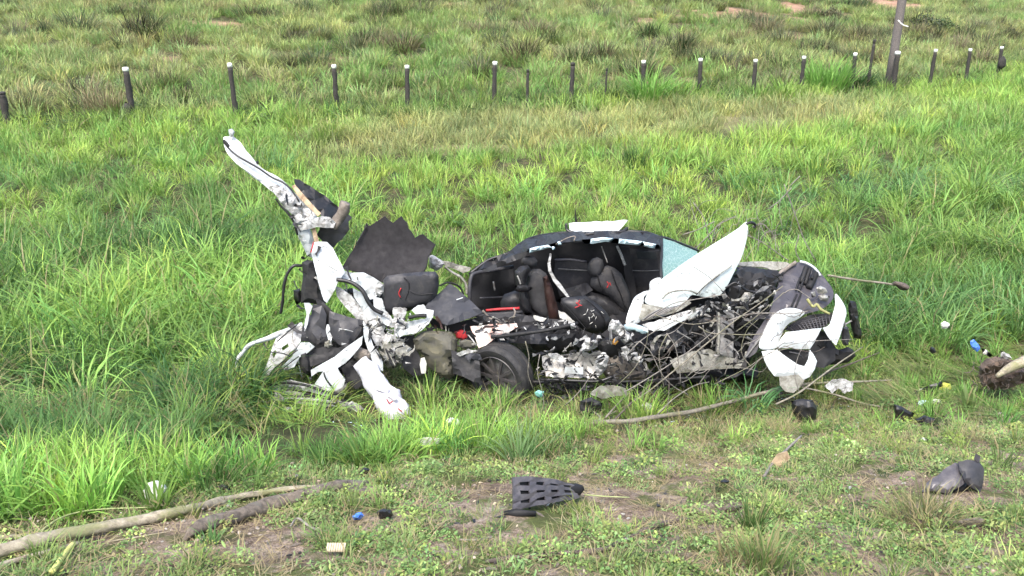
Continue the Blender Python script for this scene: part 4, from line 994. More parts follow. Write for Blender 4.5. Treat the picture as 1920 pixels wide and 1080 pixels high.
pn('torn_rear_wing', [(583, 694, 7.7), (604, 682, 7.72), (626, 670, 7.74), (648, 652, 7.78), (668, 638, 7.82), (680, 630, 7.84), (678, 646, 7.82), (664, 664, 7.78), (648, 680, 7.74), (633, 690, 7.7), (638, 700, 7.68), (647, 711, 7.66), (645, 722, 7.65), (637, 734, 7.64), (622, 730, 7.64), (604, 726, 7.65), (590, 720, 7.66), (598, 708, 7.68), (606, 696, 7.7), (596, 697, 7.7), (584, 706, 7.68)], 'white_clean', Y=7.7, amp=.016, thick=.010, res=6)
tb('wing_crease_line', [(607, 698, 7.64), (612, 712, 7.62), (626, 730, 7.61)], 'black', r=.008)  # thin black tube drawn along the crease of the wing
lp('inner_arch_block', [(560, 664), (574, 660), (586, 690), (584, 706), (574, 702), (562, 690)], 'black_dull', Y=7.82, depth=.06, amp=.03, res=6, hard=True)
pn('bumper_edge', [(483, 732, 7.72), (500, 722, 7.74), (520, 716, 7.76), (545, 712, 7.75), (570, 718, 7.72), (600, 724, 7.68), (630, 732, 7.64), (648, 738, 7.62), (640, 745, 7.6), (610, 742, 7.62), (580, 734, 7.66), (550, 730, 7.7), (515, 734, 7.7)], 'white_torn', Y=7.7, amp=.02, freq=8, res=5)
tb('bumper_seam', [(486, 728, 7.68), (530, 718, 7.68), (570, 722, 7.65), (610, 734, 7.6), (645, 741, 7.58)], 'pocket', r=.012)
tb('bumper_seam', [(500, 738, 7.66), (540, 732, 7.66), (580, 740, 7.62), (620, 750, 7.58), (655, 752, 7.56)], 'pocket', r=.010)
pn('muddy_bumper', [(518, 738, 7.64), (545, 732, 7.66), (575, 738, 7.64), (607, 746, 7.6), (640, 750, 7.57), (662, 756, 7.55), (684, 768, 7.52), (650, 774, 7.5), (610, 776, 7.5), (567, 778, 7.5), (530, 774, 7.52), (520, 756, 7.58)], 'mud_metal', Y=7.58, amp=.03, freq=5, bulge=.04, thick=.012)
for k in range(7):
    y0 = 742 + k * 4.5
    tb('bumper_scrape', [(526 + k * 3, y0, 7.50), (570, y0 + 1, 7.48), (620 + k * 4, y0 + 6, 7.47)], 'white_torn' if k % 2 else 'pocket', r=.005, sides=5)
lp('pale_torn_end', [(645, 760), (660, 752), (676, 760), (684, 768), (672, 776), (655, 774)], 'white_torn', Y=7.5, depth=.03, amp=.02, res=5, hard=True)
# bent white strips behind the roll
pn('bent_white_strip', [(681, 602, 8.0), (690, 612, 7.98), (694, 630, 7.93), (700, 648, 7.88), (710, 662, 7.84), (718, 680, 7.8), (718, 696, 7.78), (708, 690, 7.78), (698, 676, 7.82), (690, 656, 7.86), (682, 630, 7.92)], 'white', Y=7.88, amp=.02, thick=.010, res=6)
pn('crumpled_inner_wing', [(690, 600, 8.1), (705, 596, 8.12), (716, 612, 8.1), (722, 626, 8.08), (735, 630, 8.06), (748, 636, 8.05), (744, 646, 8.02), (730, 640, 8.02), (722, 650, 7.98), (706, 648, 8.0), (696, 630, 8.04)], 'white_torn', Y=8.05, amp=.04, freq=9, res=5, jag=1)
pn('crumpled_inner_wing', [(712, 590, 8.2), (728, 592, 8.2), (724, 612, 8.16), (716, 626, 8.14), (706, 612, 8.16)], 'white', Y=8.17, amp=.03, freq=9, res=5, jag=1)
lp('grey_metal_lump', [(712, 650), (730, 646), (745, 660), (756, 660), (758, 680), (740, 690), (728, 692), (714, 670)], 'mud_metal', Y=8.1, depth=.06, amp=.04, res=6, hard=True)
for k in range(4):
    tb('bent_strut', [(716 + k * 5, 640 + k * 6, 7.95), (726 + k * 5, 660 + k * 5, 7.9), (738 + k * 3, 690 - k * 4, 7.85)], 'mud_metal' if k % 2 else 'black', r=.009, knob=.7)
lp('arch_hinge', [(668, 650), (690, 656), (700, 670), (696, 682), (676, 678), (662, 676)], 'bracket', Y=7.86, depth=.05, amp=.03, res=5, hard=True)
# ---- boards and seat of the torn tail
pn('jagged_luggage_board', [(640, 504, 8.5), (650, 486, 8.55), (662, 468, 8.6), (674, 448, 8.65), (682, 430, 8.68), (687, 418, 8.7), (692, 424, 8.7), (701, 419, 8.7), (712, 412, 8.7), (722, 405, 8.7), (728, 412, 8.7), (737, 418, 8.7), (745, 411, 8.7), (753, 405, 8.7), (757, 412, 8.7), (764, 418, 8.7), (766, 428, 8.7), (773, 436, 8.7), (778, 446, 8.68), (786, 441, 8.68), (793, 439, 8.68), (800, 446, 8.68), (808, 452, 8.68), (817, 459, 8.66), (810, 470, 8.65), (803, 482, 8.6), (800, 500, 8.5), (790, 520, 8.45), (760, 530, 8.4), (726, 534, 8.4), (700, 522, 8.42), (676, 512, 8.45)], 'board', Y=8.6, amp=.03, freq=1.6, thick=.014, smooth=True, res=12)
tb('board_edge_wire', [(687, 424, 8.66), (680, 436, 8.64), (668, 458, 8.58)], 'black', r=.006, knob=.9)
sb = lp('torn_off_seat_back', [(719, 524), (726, 517), (760, 512), (800, 509), (816, 509), (822, 516), (823, 535), (820, 552), (808, 566), (798, 574), (770, 582), (740, 590), (720, 592), (715, 575), (718, 550)], 'trim', Y=8.2, depth=.07, amp=.006, freq=3, power=3)
tb('seat_piping', [(757, 520, 8.13), (766, 530, 8.13), (766, 545, 8.13), (760, 562, 8.13)], 'interior', sb, r=.006)
tb('seat_piping', [(766, 545, 8.13), (785, 552, 8.13), (815, 550, 8.14)], 'interior', sb, r=.005)
tb('red_emblem', [(752, 540, 8.12), (748, 550, 8.12), (751, 558, 8.12)], 'red', sb, r=.006)
pn('white_torn_bracket', [(737, 577, 8.08), (750, 576, 8.08), (763, 579, 8.08), (760, 592, 8.06), (752, 606, 8.04), (745, 612, 8.03), (732, 614, 8.02), (727, 604, 8.03), (738, 598, 8.04)], 'white_torn', Y=8.05, amp=.03, freq=12, res=4, jag=1)
pn('white_torn_bracket', [(772, 582, 8.1), (784, 572, 8.1), (794, 571, 8.1), (800, 580, 8.08), (813, 582, 8.06), (812, 594, 8.04), (804, 607, 8.0), (790, 620, 7.97), (774, 626, 7.96), (758, 628, 7.96), (746, 634, 7.96), (740, 626, 7.97), (756, 612, 8.0), (766, 602, 8.02), (784, 600, 8.03), (800, 596, 8.04), (794, 588, 8.06), (780, 590, 8.07)], 'white', Y=8.02, amp=.03, freq=8, res=5, jag=1)
tb('bracket_slot_shade', [(766, 596, 7.98), (782, 592, 7.98), (800, 592, 7.99)], 'pocket', r=.018)  # near-black tube drawn as the shade inside the bracket's slot
lp('metal_knot', [(740, 608), (752, 600), (764, 604), (766, 620), (752, 630), (738, 626)], 'white_torn', Y=8.0, depth=.04, amp=.05, freq=14, res=4, hard=True)
lp('clip_cluster', [(704, 538), (712, 530), (720, 534), (719, 548), (712, 556), (704, 552)], 'white_torn', Y=8.15, depth=.03, amp=.04, freq=16, res=3, hard=True)
pn('dark_floor_lid', [(796, 576, 8.15), (808, 562, 8.2), (825, 548, 8.25), (843, 532, 8.3), (856, 540, 8.28), (880, 562, 8.22), (907, 587, 8.1), (880, 597, 8.05), (860, 604, 8.02), (838, 610, 8.0), (828, 606, 8.02), (818, 596, 8.05)], 'lid', Y=8.15, amp=.010, freq=3, thick=.016)
tb('lid_scratch', [(856, 562, 8.16), (862, 560, 8.16), (868, 558, 8.16)], 'white_clean', r=.005)
pn('lid_shade_sheet', [(800, 590, 8.2), (838, 610, 8.1), (906, 592, 8.2), (902, 612, 8.2), (860, 626, 8.15), (810, 612, 8.2)], 'pocket', Y=8.2, amp=.02)  # near-black sheet put in as the shade under the lid
# white wreckage between tail and roof
lp('torn_rail_end', [(803, 478), (812, 478), (828, 488), (834, 494), (828, 502), (818, 508), (806, 502)], 'white_torn', Y=8.85, depth=.05, amp=.04, freq=12, res=4, hard=True)
pn('twisted_rail', [(822, 488, 8.85), (840, 490, 8.87), (862, 497, 8.88), (884, 502, 8.88), (880, 508, 8.86), (868, 512, 8.86), (856, 506, 8.86), (838, 500, 8.85)], 'mud_metal', Y=8.86, amp=.03, freq=9, res=5)
tb('twisted_rail_rod', [(834, 500, 8.8), (850, 512, 8.8), (864, 520, 8.78), (874, 534, 8.76), (876, 552, 8.74)], 'mud_metal', r=.012, knob=.8)
tb('twisted_rail_rod', [(824, 536, 8.5), (840, 530, 8.55), (862, 538, 8.6), (870, 556, 8.6)], 'pocket', r=.010)
# confetti of small broken bits, too many to count
def shards(name, zone, n, mats, Yr, size, seed):
    r = random.Random(seed)
    for mi, mt in enumerate(mats):
        V = []; Fc = []
        for i in range(n // len(mats)):
            while True:
                a = r.uniform(min(p[0] for p in zone), max(p[0] for p in zone)); b_ = r.uniform(min(p[1] for p in zone), max(p[1] for p in zone))
                if inside(zone, np.array([a]), np.array([b_]))[0]: break
            c = P(a, b_, r.uniform(*Yr)); s = r.uniform(*size)
            rot = Matrix.Rotation(r.uniform(0, 6.28), 3, 'Z') @ Matrix.Rotation(r.uniform(0, 3.1), 3, 'X') @ Matrix.Rotation(r.uniform(0, 6.28), 3, 'Y')
            k = r.choice([3, 4, 5]); el = r.uniform(1, 3.2); th = .004 + .1 * s
            ring = [Vector((math.cos(j / k * 6.283) * s * el * r.uniform(.6, 1.2), math.sin(j / k * 6.283) * s * r.uniform(.5, 1.1), r.uniform(-.2, .2) * s)) for j in range(k)]
            base = len(V)
            for sgn in (-1, 1):
                for q in ring: V.append(rot @ (q + Vector((0, 0, sgn * th * .5))) + c)
            Fc.append([base + j for j in reversed(range(k))]); Fc.append([base + k + j for j in range(k)])
            for j in range(k): Fc.append([base + j, base + (j + 1) % k, base + k + (j + 1) % k, base + k + j])
        o = mesh_obj(name, V, Fc, M[mt], car, smooth=False); tag(o, kind='stuff')
shards('broken_engine_bits', [(1240, 610), (1380, 530), (1470, 510), (1440, 600), (1400, 680), (1300, 690), (1180, 700), (1190, 640)], 420, ['black', 'black_dull', 'pocket', 'grey_metal'], (7.75, 8.4), (.008, .030), 5)
shards('broken_sill_bits', [(1000, 664), (1180, 620), (1220, 690), (1130, 715), (1010, 710)], 130, ['grey_metal', 'black', 'black_dull'], (7.62, 7.9), (.008, .028), 6)
shards('broken_tail_bits', [(560, 640), (700, 600), (760, 590), (770, 690), (690, 700), (600, 740), (500, 740)], 120, ['white_torn', 'black', 'black_dull'], (7.75, 8.1), (.008, .03), 7)
shards('broken_cabin_bits', [(890, 600), (1090, 600), (1100, 640), (920, 640)], 110, ['black', 'seat', 'white_torn'], (7.9, 8.4), (.008, .028), 8)

def scraps(name, zone, n, mats, Yr, size, seed, dirn=None):
    """thin torn and folded ribbons of sheet metal, too many and too small to pick apart"""
    r = random.Random(seed)
    for mi, mt in enumerate(mats):
        V = []; Fc = []
        for i in range(n // len(mats)):
            for _ in range(60):
                a = r.uniform(min(p[0] for p in zone), max(p[0] for p in zone)); b_ = r.uniform(min(p[1] for p in zone), max(p[1] for p in zone))
                if inside(zone, np.array([a]), np.array([b_]))[0]: break
            c = P(a, b_, r.uniform(*Yr)); L_ = r.uniform(*size); w_ = L_ * r.uniform(.12, .4)
            an = r.gauss(*dirn) if dirn else r.uniform(0, 6.28); t = Vector((math.cos(an), r.uniform(-.5, .5), math.sin(an))).normalized(); u = t.cross(Vector((r.uniform(-.6, .6), 1, r.uniform(-.6, .6)))).normalized()
            base = len(V); seg = 5; p = c - t * L_ * .5
            for k in range(seg + 1):
                ww = w_ * r.uniform(.35, 1) * (1 - .6 * (k / seg))
                V += [p - u * ww * .5, p + u * ww * .5, p + u * ww * .5 + Vector((0, .006, .002)), p - u * ww * .5 + Vector((0, .006, .002))]
                ax = u; t = (Matrix.Rotation(r.gauss(0, .45), 3, ax) @ Matrix.Rotation(r.gauss(0, .25), 3, 'Y') @ t).normalized(); u = (u + Vector((r.gauss(0, .2), r.gauss(0, .2), r.gauss(0, .2)))).normalized(); p = p + t * L_ / seg
            for k in range(seg):
                q = base + 4 * k
                for (e, f_) in ((0, 1), (1, 2), (2, 3), (3, 0)): Fc.append([q + e, q + f_, q + 4 + f_, q + 4 + e])
        o = mesh_obj(name, V, Fc, M[mt], car, smooth=False); tag(o, kind='stuff')
scraps('torn_metal_scraps', [(450, 690), (520, 620), (600, 600), (690, 590), (730, 640), (700, 700), (640, 745), (520, 745), (470, 735)], 50, ['white', 'black', 'mud_metal', 'pocket', 'black_dull'], (7.86, 8.15), (.06, .22), 21, (-.6, .7))
scraps('torn_metal_scraps', [(690, 600), (760, 590), (800, 600), (770, 640), (760, 690), (710, 690)], 46, ['white_torn', 'black', 'mud_metal'], (7.8, 8.1), (.05, .16), 22)
scraps('torn_metal_scraps', [(560, 480), (600, 470), (700, 540), (690, 600), (600, 640), (560, 620)], 30, ['white_torn', 'black', 'pocket'], (8.2, 8.38), (.05, .18), 23, (-1.1, .6))
scraps('torn_metal_scraps', [(1180, 640), (1250, 610), (1380, 560), (1450, 560), (1420, 660), (1380, 690), (1200, 705)], 110, ['black', 'black_dull', 'grey_metal', 'mud_metal', 'pocket'], (7.7, 8.1), (.06, .22), 24)
scraps('torn_metal_scraps', [(1010, 660), (1120, 625), (1200, 600), (1220, 690), (1120, 712), (1020, 708)], 48, ['white_torn', 'black', 'black_dull', 'pocket'], (7.62, 7.85), (.04, .14), 25)
scraps('torn_metal_scraps', [(510, 340), (545, 355), (592, 405), (560, 425), (590, 470), (570, 470), (530, 395)], 16, ['white_torn', 'black'], (8.30, 8.42), (.05, .14), 26, (-.9, .4))
scraps('torn_metal_scraps', [(500, 735), (650, 735), (690, 770), (600, 785), (510, 778)], 30, ['mud_metal', 'white_torn', 'black'], (7.42, 7.6), (.06, .24), 27, (-.1, .2))
scraps('torn_metal_scraps', [(780, 600), (960, 590), (960, 640), (900, 660), (800, 650)], 36, ['black', 'pocket', 'seat_brown', 'mud_metal'], (7.95, 8.15), (.05, .16), 28)

scraps('torn_underside_scraps', [(1000, 702), (1250, 696), (1400, 690), (1400, 712), (1240, 742), (1020, 742)], 80, ['black', 'black_dull', 'pocket'], (7.5, 7.8), (.05, .20), 29, (-.2, .5))

pn('torn_floor_panel', [(640, 690, 7.9), (662, 672, 7.92), (676, 650, 7.96), (690, 660, 7.94), (700, 690, 7.88), (690, 716, 7.8), (668, 730, 7.76), (648, 716, 7.8)], 'pocket', Y=7.9, amp=.03)
pn('creased_inner_panel', [(700, 556, 8.16), (716, 560, 8.15), (722, 582, 8.12), (740, 600, 8.08), (728, 612, 8.06), (712, 600, 8.08), (700, 584, 8.1)], 'white', Y=8.1, amp=.03, freq=8, res=5, jag=1)
pn('creased_inner_panel', [(716, 640, 7.96), (734, 644, 7.95), (752, 640, 7.95), (770, 652, 7.92), (760, 668, 7.9), (742, 664, 7.9), (726, 676, 7.88)], 'mud_metal', Y=7.92, amp=.04, freq=7, res=5, jag=1)
pn('dark_lining_scrap', [(744, 632, 8.1), (776, 628, 8.1), (784, 660, 8.06), (800, 700, 8.0), (776, 706, 7.98), (756, 690, 8.0)], 'black_dull', Y=8.05, amp=.04, res=7)
# ================================================================== crushed front of the car
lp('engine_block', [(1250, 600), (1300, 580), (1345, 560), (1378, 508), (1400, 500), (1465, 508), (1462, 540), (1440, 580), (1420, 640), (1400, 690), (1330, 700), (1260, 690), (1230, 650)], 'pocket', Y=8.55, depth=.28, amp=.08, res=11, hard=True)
pn('far_wing_edge', [(1386, 493, 9.0), (1420, 491, 9.0), (1474, 492, 8.95), (1476, 500, 8.9), (1450, 508, 8.85), (1434, 502, 8.85), (1400, 500, 8.9), (1384, 498, 8.95)], 'mud_metal', Y=8.95, amp=.02, thick=.012, res=6, curve=True)
pn('engine_bay_cover', [(1380, 500, 8.75), (1400, 500, 8.78), (1432, 504, 8.8), (1446, 512, 8.78), (1464, 510, 8.74), (1462, 524, 8.66), (1440, 520, 8.66), (1410, 516, 8.66), (1382, 514, 8.66)], 'black', Y=8.7, amp=.03, thick=.01)
lp('fluid_reservoir', [(1382, 506), (1392, 502), (1404, 508), (1408, 518), (1396, 520), (1384, 518)], 'grille_grey', Y=8.55, depth=.05, res=5, hard=True)
lp('battery_box', [(1424, 516), (1460, 514), (1458, 530), (1444, 534), (1428, 530)], 'black_dull', Y=8.5, depth=.07, res=6, hard=True)
lp('alternator', [(1404, 528), (1414, 522), (1426, 524), (1430, 536), (1424, 546), (1410, 544), (1402, 538)], 'silver', Y=8.4, depth=.06, amp=.03, res=4, hard=True)
lp('alternator_core', [(1411, 533), (1416, 530), (1420, 536), (1416, 541), (1411, 539)], 'pocket', Y=8.33, depth=.02, res=3)
lp('engine_mount', [(1396, 548), (1412, 544), (1412, 556), (1402, 568), (1390, 570), (1388, 560)], 'silver', Y=8.3, depth=.05, amp=.03, res=5, hard=True)
for pts, r_, mt in (([(1300, 640), (1340, 610), (1380, 600), (1410, 560)], .018, 'black'), ([(1260, 660), (1300, 630), (1330, 640), (1350, 620)], .016, 'black_dull'),
                    ([(1360, 540), (1380, 530), (1400, 545), (1430, 548), (1450, 540)], .012, 'black'), ([(1380, 590), (1400, 600), (1430, 590), (1446, 575)], .015, 'black'),
                    ([(1290, 600), (1320, 590), (1340, 600), (1360, 590)], .014, 'silver'), ([(1420, 580), (1432, 574), (1446, 574)], .012, 'white_torn'),
                    ([(1376, 640), (1390, 630), (1410, 640), (1416, 660)], .013, 'silver'), ([(1384, 668), (1396, 655), (1400, 640)], .014, 'black')):
    tb('engine_hose', [(a, b, 8.15) for a, b in pts], mt, r=r_, knob=.5)
pn('bent_support_rail', [(1344, 584, 7.95), (1376, 582, 7.95), (1375, 625, 7.88), (1374, 669, 7.8), (1342, 664, 7.8), (1344, 620, 7.88)], 'grey_metal', Y=7.88, amp=.018, thick=.03, res=7)
tb('support_rail_flange', [(1348, 584, 7.9), (1348, 625, 7.84), (1346, 664, 7.77)], 'mud_metal', r=.012, knob=.4)
for k in range(3): lp('bolt_head', [(1360, 597 + k * 22), (1364, 595 + k * 22), (1366, 600 + k * 22), (1361, 602 + k * 22)], 'pocket', Y=7.86 - .03 * k, depth=.02, res=3, hard=True)
for a, b in ((1328, 581), (1367, 578), (1362, 585), (1436, 560), (1452, 548)):
    lp('white_clip', [(a - 3, b), (a, b - 4), (a + 4, b - 2), (a + 3, b + 4), (a - 2, b + 4)], 'foam', Y=7.95, depth=.02, amp=.01, res=3, hard=True)
# bonnet
hood = pn('bonnet', [(1400, 416, 8.75), (1401, 438, 8.68), (1396, 462, 8.6), (1389, 484, 8.5), (1380, 502, 8.42), (1372, 518, 8.35), (1364, 534, 8.28), (1356, 546, 8.22), (1348, 554, 8.18), (1335, 558, 8.15), (1318, 556, 8.14), (1298, 553, 8.1), (1290, 560, 8.06), (1282, 568, 8.03), (1268, 575, 8.0), (1246, 577, 7.98), (1224, 574, 7.98), (1209, 566, 8.0), (1214, 552, 8.06), (1222, 542, 8.1), (1238, 526, 8.2), (1266, 505, 8.34), (1290, 488, 8.44), (1310, 475, 8.52), (1336, 459, 8.6), (1360, 444, 8.66), (1382, 430, 8.72)], 'white_hood', Y=8.4, amp=.035, freq=2.2, bulge=.06, thick=.012, res=9, curve=True)
tb('bonnet_crease', [(1311, 550, 8.06), (1320, 538, 8.12), (1336, 524, 8.2), (1352, 512, 8.27), (1372, 498, 8.36)], 'mud_metal', hood, r=.006)
tb('bonnet_crease', [(1306, 553, 8.04), (1318, 540, 8.1), (1334, 527, 8.17), (1350, 515, 8.24)], 'pocket', hood, r=.0035)
tb('bonnet_edge_fold', [(1242, 560, 7.97), (1252, 550, 7.97), (1270, 545, 8.0), (1292, 545, 8.04), (1308, 551, 8.08)], 'mud_metal', hood, r=.008, knob=.8)
tb('bonnet_hinge', [(1400, 420, 8.72), (1408, 417, 8.74), (1416, 421, 8.76), (1414, 428, 8.76)], 'black', hood, r=.014)
pn('near_wing', [(1219, 530, 8.22), (1228, 523, 8.26), (1238, 522, 8.26), (1236, 535, 8.2), (1222, 548, 8.12), (1208, 556, 8.06), (1206, 572, 7.98), (1201, 590, 7.93), (1200, 602, 7.9), (1188, 608, 7.88), (1174, 608, 7.86), (1176, 592, 7.92), (1182, 574, 7.98), (1190, 558, 8.06), (1206, 548, 8.14), (1218, 544, 8.18)], 'white', Y=8.0, amp=.03, freq=5, thick=.012, bulge=.04, res=7, curve=True)
pn('torn_wing_mesh', [(1204, 570, 7.92), (1224, 572, 7.92), (1246, 577, 7.92), (1268, 576, 7.94), (1290, 562, 7.98), (1296, 568, 7.96), (1272, 584, 7.9), (1240, 594, 7.86), (1204, 602, 7.84), (1198, 596, 7.85), (1202, 582, 7.9)], 'mud_metal', Y=7.9, amp=.04, freq=9, res=5)
for k in range(9):
    tb('wing_rib', [(1204 + k * 4, 600 - k * 1, 7.80), (1220 + k * 6, 588 - k * 1.5, 7.82), (1236 + k * 6, 580 - k * 1.2, 7.84)], 'black' if k % 2 else 'grey_metal', r=.005, sides=5)
pn('wing_lower_edge', [(1204, 608, 7.78), (1230, 602, 7.8), (1258, 592, 7.83), (1290, 582, 7.88), (1319, 575, 7.92), (1324, 584, 7.9), (1308, 592, 7.86), (1288, 598, 7.82), (1264, 606, 7.79), (1244, 618, 7.75), (1226, 622, 7.74), (1210, 616, 7.76)], 'white_torn', Y=7.82, amp=.03, freq=9, res=5, jag=1)
pn('wing_lower_skin', [(1226, 620, 7.72), (1244, 610, 7.75), (1266, 600, 7.78), (1290, 590, 7.82), (1312, 584, 7.86), (1296, 596, 7.82), (1270, 606, 7.77), (1246, 620, 7.72)], 'white_clean', Y=7.77, amp=.014, freq=7, res=5, jag=.8)
lp('pale_green_tube', [(1170, 609), (1184, 606), (1203, 611), (1215, 617), (1216, 624), (1204, 626), (1186, 622), (1172, 618)], 'airbag', Y=7.75, depth=.035, amp=.006, res=5)
pn('front_arch_skin', [(1218, 640, 7.9), (1240, 626, 7.92), (1280, 610, 7.96), (1320, 596, 8.0), (1344, 592, 8.0), (1336, 612, 7.96), (1300, 622, 7.92), (1264, 640, 7.88), (1240, 664, 7.84), (1222, 668, 7.84)], 'black', Y=7.92, amp=.04, thick=.01)
pn('front_arch_liner', [(1256, 676, 7.8), (1290, 660, 7.82), (1330, 654, 7.84), (1345, 662, 7.84), (1390, 676, 7.8), (1380, 690, 7.76), (1320, 694, 7.74), (1270, 700, 7.74)], 'mud_metal', Y=7.8, amp=.04, freq=7)
# ---- front bumper, swung round
gp_ = pn('grille_surround', [(1462, 527, 8.3), (1466, 512, 8.4), (1478, 500, 8.48), (1494, 493, 8.52), (1506, 492, 8.52), (1524, 498, 8.48), (1538, 512, 8.4), (1550, 528, 8.3), (1560, 542, 8.2), (1562, 556, 8.12), (1556, 568, 8.05), (1540, 580, 7.98), (1520, 586, 7.94), (1500, 590, 7.92), (1478, 584, 7.92), (1460, 590, 7.88), (1446, 604, 7.82), (1434, 622, 7.77), (1424, 642, 7.72), (1418, 660, 7.68), (1404, 670, 7.68), (1400, 664, 7.7), (1414, 632, 7.78), (1430, 608, 7.85), (1444, 582, 7.93), (1450, 562, 8.05), (1456, 544, 8.18)], 'grille_grey', Y=8.1, amp=.012, freq=3, bulge=.07, thick=.018, res=8, curve=True)
for (x0, y0, x1, y1, r_) in ((1512, 500, 1502, 530, .026), (1519, 503, 1509, 533, .020), (1530, 512, 1516, 540, .032), (1526, 508, 1522, 522, .014), (1500, 520, 1492, 544, .010), (1508, 522, 1498, 546, .010), (1494, 552, 1484, 574, .009), (1502, 550, 1492, 576, .009)):
    yy = 8.36 - (y0 - 500) * .0055
    tb('grille_slot_shade', [(x0, y0, yy - .03), ((x0 + x1) / 2, (y0 + y1) / 2, yy - .10), (x1, y1, yy - .16)], 'pocket', gp_, r=r_, sides=6, knob=.1)  # near-black tubes laid on the surround as the shade of its slots
tb('surround_rim', [(1500, 490, 8.48), (1512, 493, 8.46), (1524, 500, 8.42), (1532, 508, 8.38), (1538, 517, 8.33)], 'white_clean', gp_, r=.012)
tb('surround_rim', [(1462, 524, 8.25), (1466, 510, 8.35), (1478, 500, 8.42), (1492, 492, 8.46)], 'bracket', gp_, r=.022, knob=.9)
for ol in ([(1530, 540), (1538, 536), (1548, 540), (1552, 548), (1544, 552), (1534, 550)], [(1534, 554), (1546, 552), (1556, 556), (1550, 566), (1538, 564)], [(1520, 548), (1528, 546), (1530, 556), (1522, 558)]):
    lp('broken_lamp', ol, 'silver', gp_, Y=7.98, depth=.03, amp=.03, freq=14, res=3, hard=True)
tb('yellow_cable', [(1514, 560, 7.88), (1524, 574, 7.84), (1532, 570, 7.84), (1540, 580, 7.82), (1556, 588, 7.82)], 'dry_strap', gp_, r=.011, knob=.9)
bm_ = pn('front_bumper', [(1455, 587, 7.72), (1466, 581, 7.74), (1480, 578, 7.76), (1496, 580, 7.78), (1508, 586, 7.79), (1496, 597, 7.76), (1480, 605, 7.73), (1471, 614, 7.70), (1467, 622, 7.68), (1461, 637, 7.63), (1457, 651, 7.59), (1440, 655, 7.57), (1425, 653, 7.57), (1424, 642, 7.6), (1430, 628, 7.64), (1438, 610, 7.68), (1446, 597, 7.71)], 'white_clean', Y=7.68, amp=.008, bulge=.05, thick=.012, res=7, curve=True)
pn('bumper_blade', [(1458, 648, 7.55), (1464, 636, 7.58), (1474, 623, 7.62), (1500, 620, 7.65), (1524, 617, 7.68), (1540, 615, 7.7), (1532, 630, 7.66), (1526, 642, 7.62), (1518, 654, 7.58), (1500, 654, 7.56), (1478, 652, 7.55), (1460, 652, 7.55)], 'white_clean', bm_, Y=7.6, amp=.006, bulge=.04, thick=.012, res=7)
pn('bumper_lip', [(1428, 659, 7.55), (1442, 657, 7.55), (1457, 656, 7.53), (1468, 665, 7.52), (1482, 675, 7.5), (1496, 684, 7.48), (1508, 687, 7.48), (1515, 675, 7.5), (1518, 656, 7.54), (1524, 664, 7.53), (1531, 677, 7.5), (1527, 692, 7.46), (1518, 706, 7.43), (1506, 712, 7.42), (1497, 702, 7.43), (1482, 704, 7.43), (1466, 706, 7.43), (1452, 705, 7.43), (1442, 692, 7.46), (1434, 677, 7.5)], 'white_clean', bm_, Y=7.48, amp=.008, bulge=.05, thick=.012, res=7)
pn('fog_lamp_recess', [(1462, 655, 7.62), (1490, 655, 7.62), (1519, 657, 7.62), (1517, 676, 7.58), (1508, 690, 7.56), (1488, 682, 7.58), (1466, 668, 7.6)], 'pocket', bm_, Y=7.6, amp=.004, res=6)
for k in range(3): tb('fog_lamp_fin', [(1480 + k * 8, 660 + k * 1, 7.54), (1500 + k * 3, 664 + k * 4, 7.53)], 'trim', bm_, r=.007)
pn('mesh_grille', [(1470, 618, 7.85), (1484, 606, 7.88), (1500, 598, 7.9), (1520, 590, 7.92), (1542, 588, 7.92), (1560, 586, 7.94), (1560, 598, 7.9), (1548, 612, 7.84), (1520, 620, 7.82), (1492, 622, 7.82)], 'pocket', bm_, Y=7.88, amp=.006, res=8)
mV = []; mF = []
for k in range(13):
    for (a, b) in (((1472 + k * 6.8, 618 - k * 2.3), (1486 + k * 6.2, 630 - k * 1.2)), ):
        V_, F_ = tube_geo([(*P(1476 + k * 6.5, 612 - k * 1.9, 7.84), .004), (*P(1490 + k * 5.6, 622 - k * .6, 7.80), .004)], 4)
        mF += [[i + len(mV) for i in f] for f in F_]; mV += V_
for k in range(5):
    V_, F_ = tube_geo([(*P(1474 + k * 4, 619 - k * .2 + k * 0, 7.82), .004), (*P(1500, 603 + k * 3.6, 7.83), .004), (*P(1556 - k * 3, 590 + k * 5, 7.85), .004)], 4)
    mF += [[i + len(mV) for i in f] for f in F_]; mV += V_
tag(mesh_obj('grille_mesh', mV, mF, M['grille_grey'], bm_, smooth=False), kind='stuff')
pn('bumper_fin', [(1566, 551, 7.98), (1574, 559, 7.97), (1583, 574, 7.94), (1586, 588, 7.9), (1581, 606, 7.84), (1576, 624, 7.78), (1570, 640, 7.72), (1567, 647, 7.7), (1560, 640, 7.72), (1553, 632, 7.74), (1548, 624, 7.76), (1543, 615, 7.78), (1552, 612, 7.8), (1558, 602, 7.84), (1562, 588, 7.88), (1566, 572, 7.92)], 'white_clean', bm_, Y=7.85, amp=.008, bulge=.035, thick=.012, res=6, jag=.6, curve=True)
pn('bumper_underside', [(1461, 706, 7.42), (1480, 704, 7.42), (1497, 702, 7.42), (1508, 714, 7.4), (1500, 726, 7.38), (1487, 737, 7.36), (1472, 734, 7.37), (1462, 722, 7.39)], 'mud_metal', bm_, Y=7.4, amp=.008)
lp('radiator_core', [(1524, 646), (1545, 632), (1560, 650), (1574, 656), (1590, 650), (1600, 656), (1604, 668), (1590, 680), (1560, 684), (1536, 680)], 'pocket', Y=7.95, depth=.07, amp=.06, res=7, hard=True)
lp('bumper_beam_end', [(1590, 572), (1594, 563), (1604, 566), (1608, 580), (1610, 600), (1616, 624), (1614, 636), (1602, 634), (1596, 614), (1592, 592)], 'black', Y=8.0, depth=.05, amp=.015, res=6, hard=True)
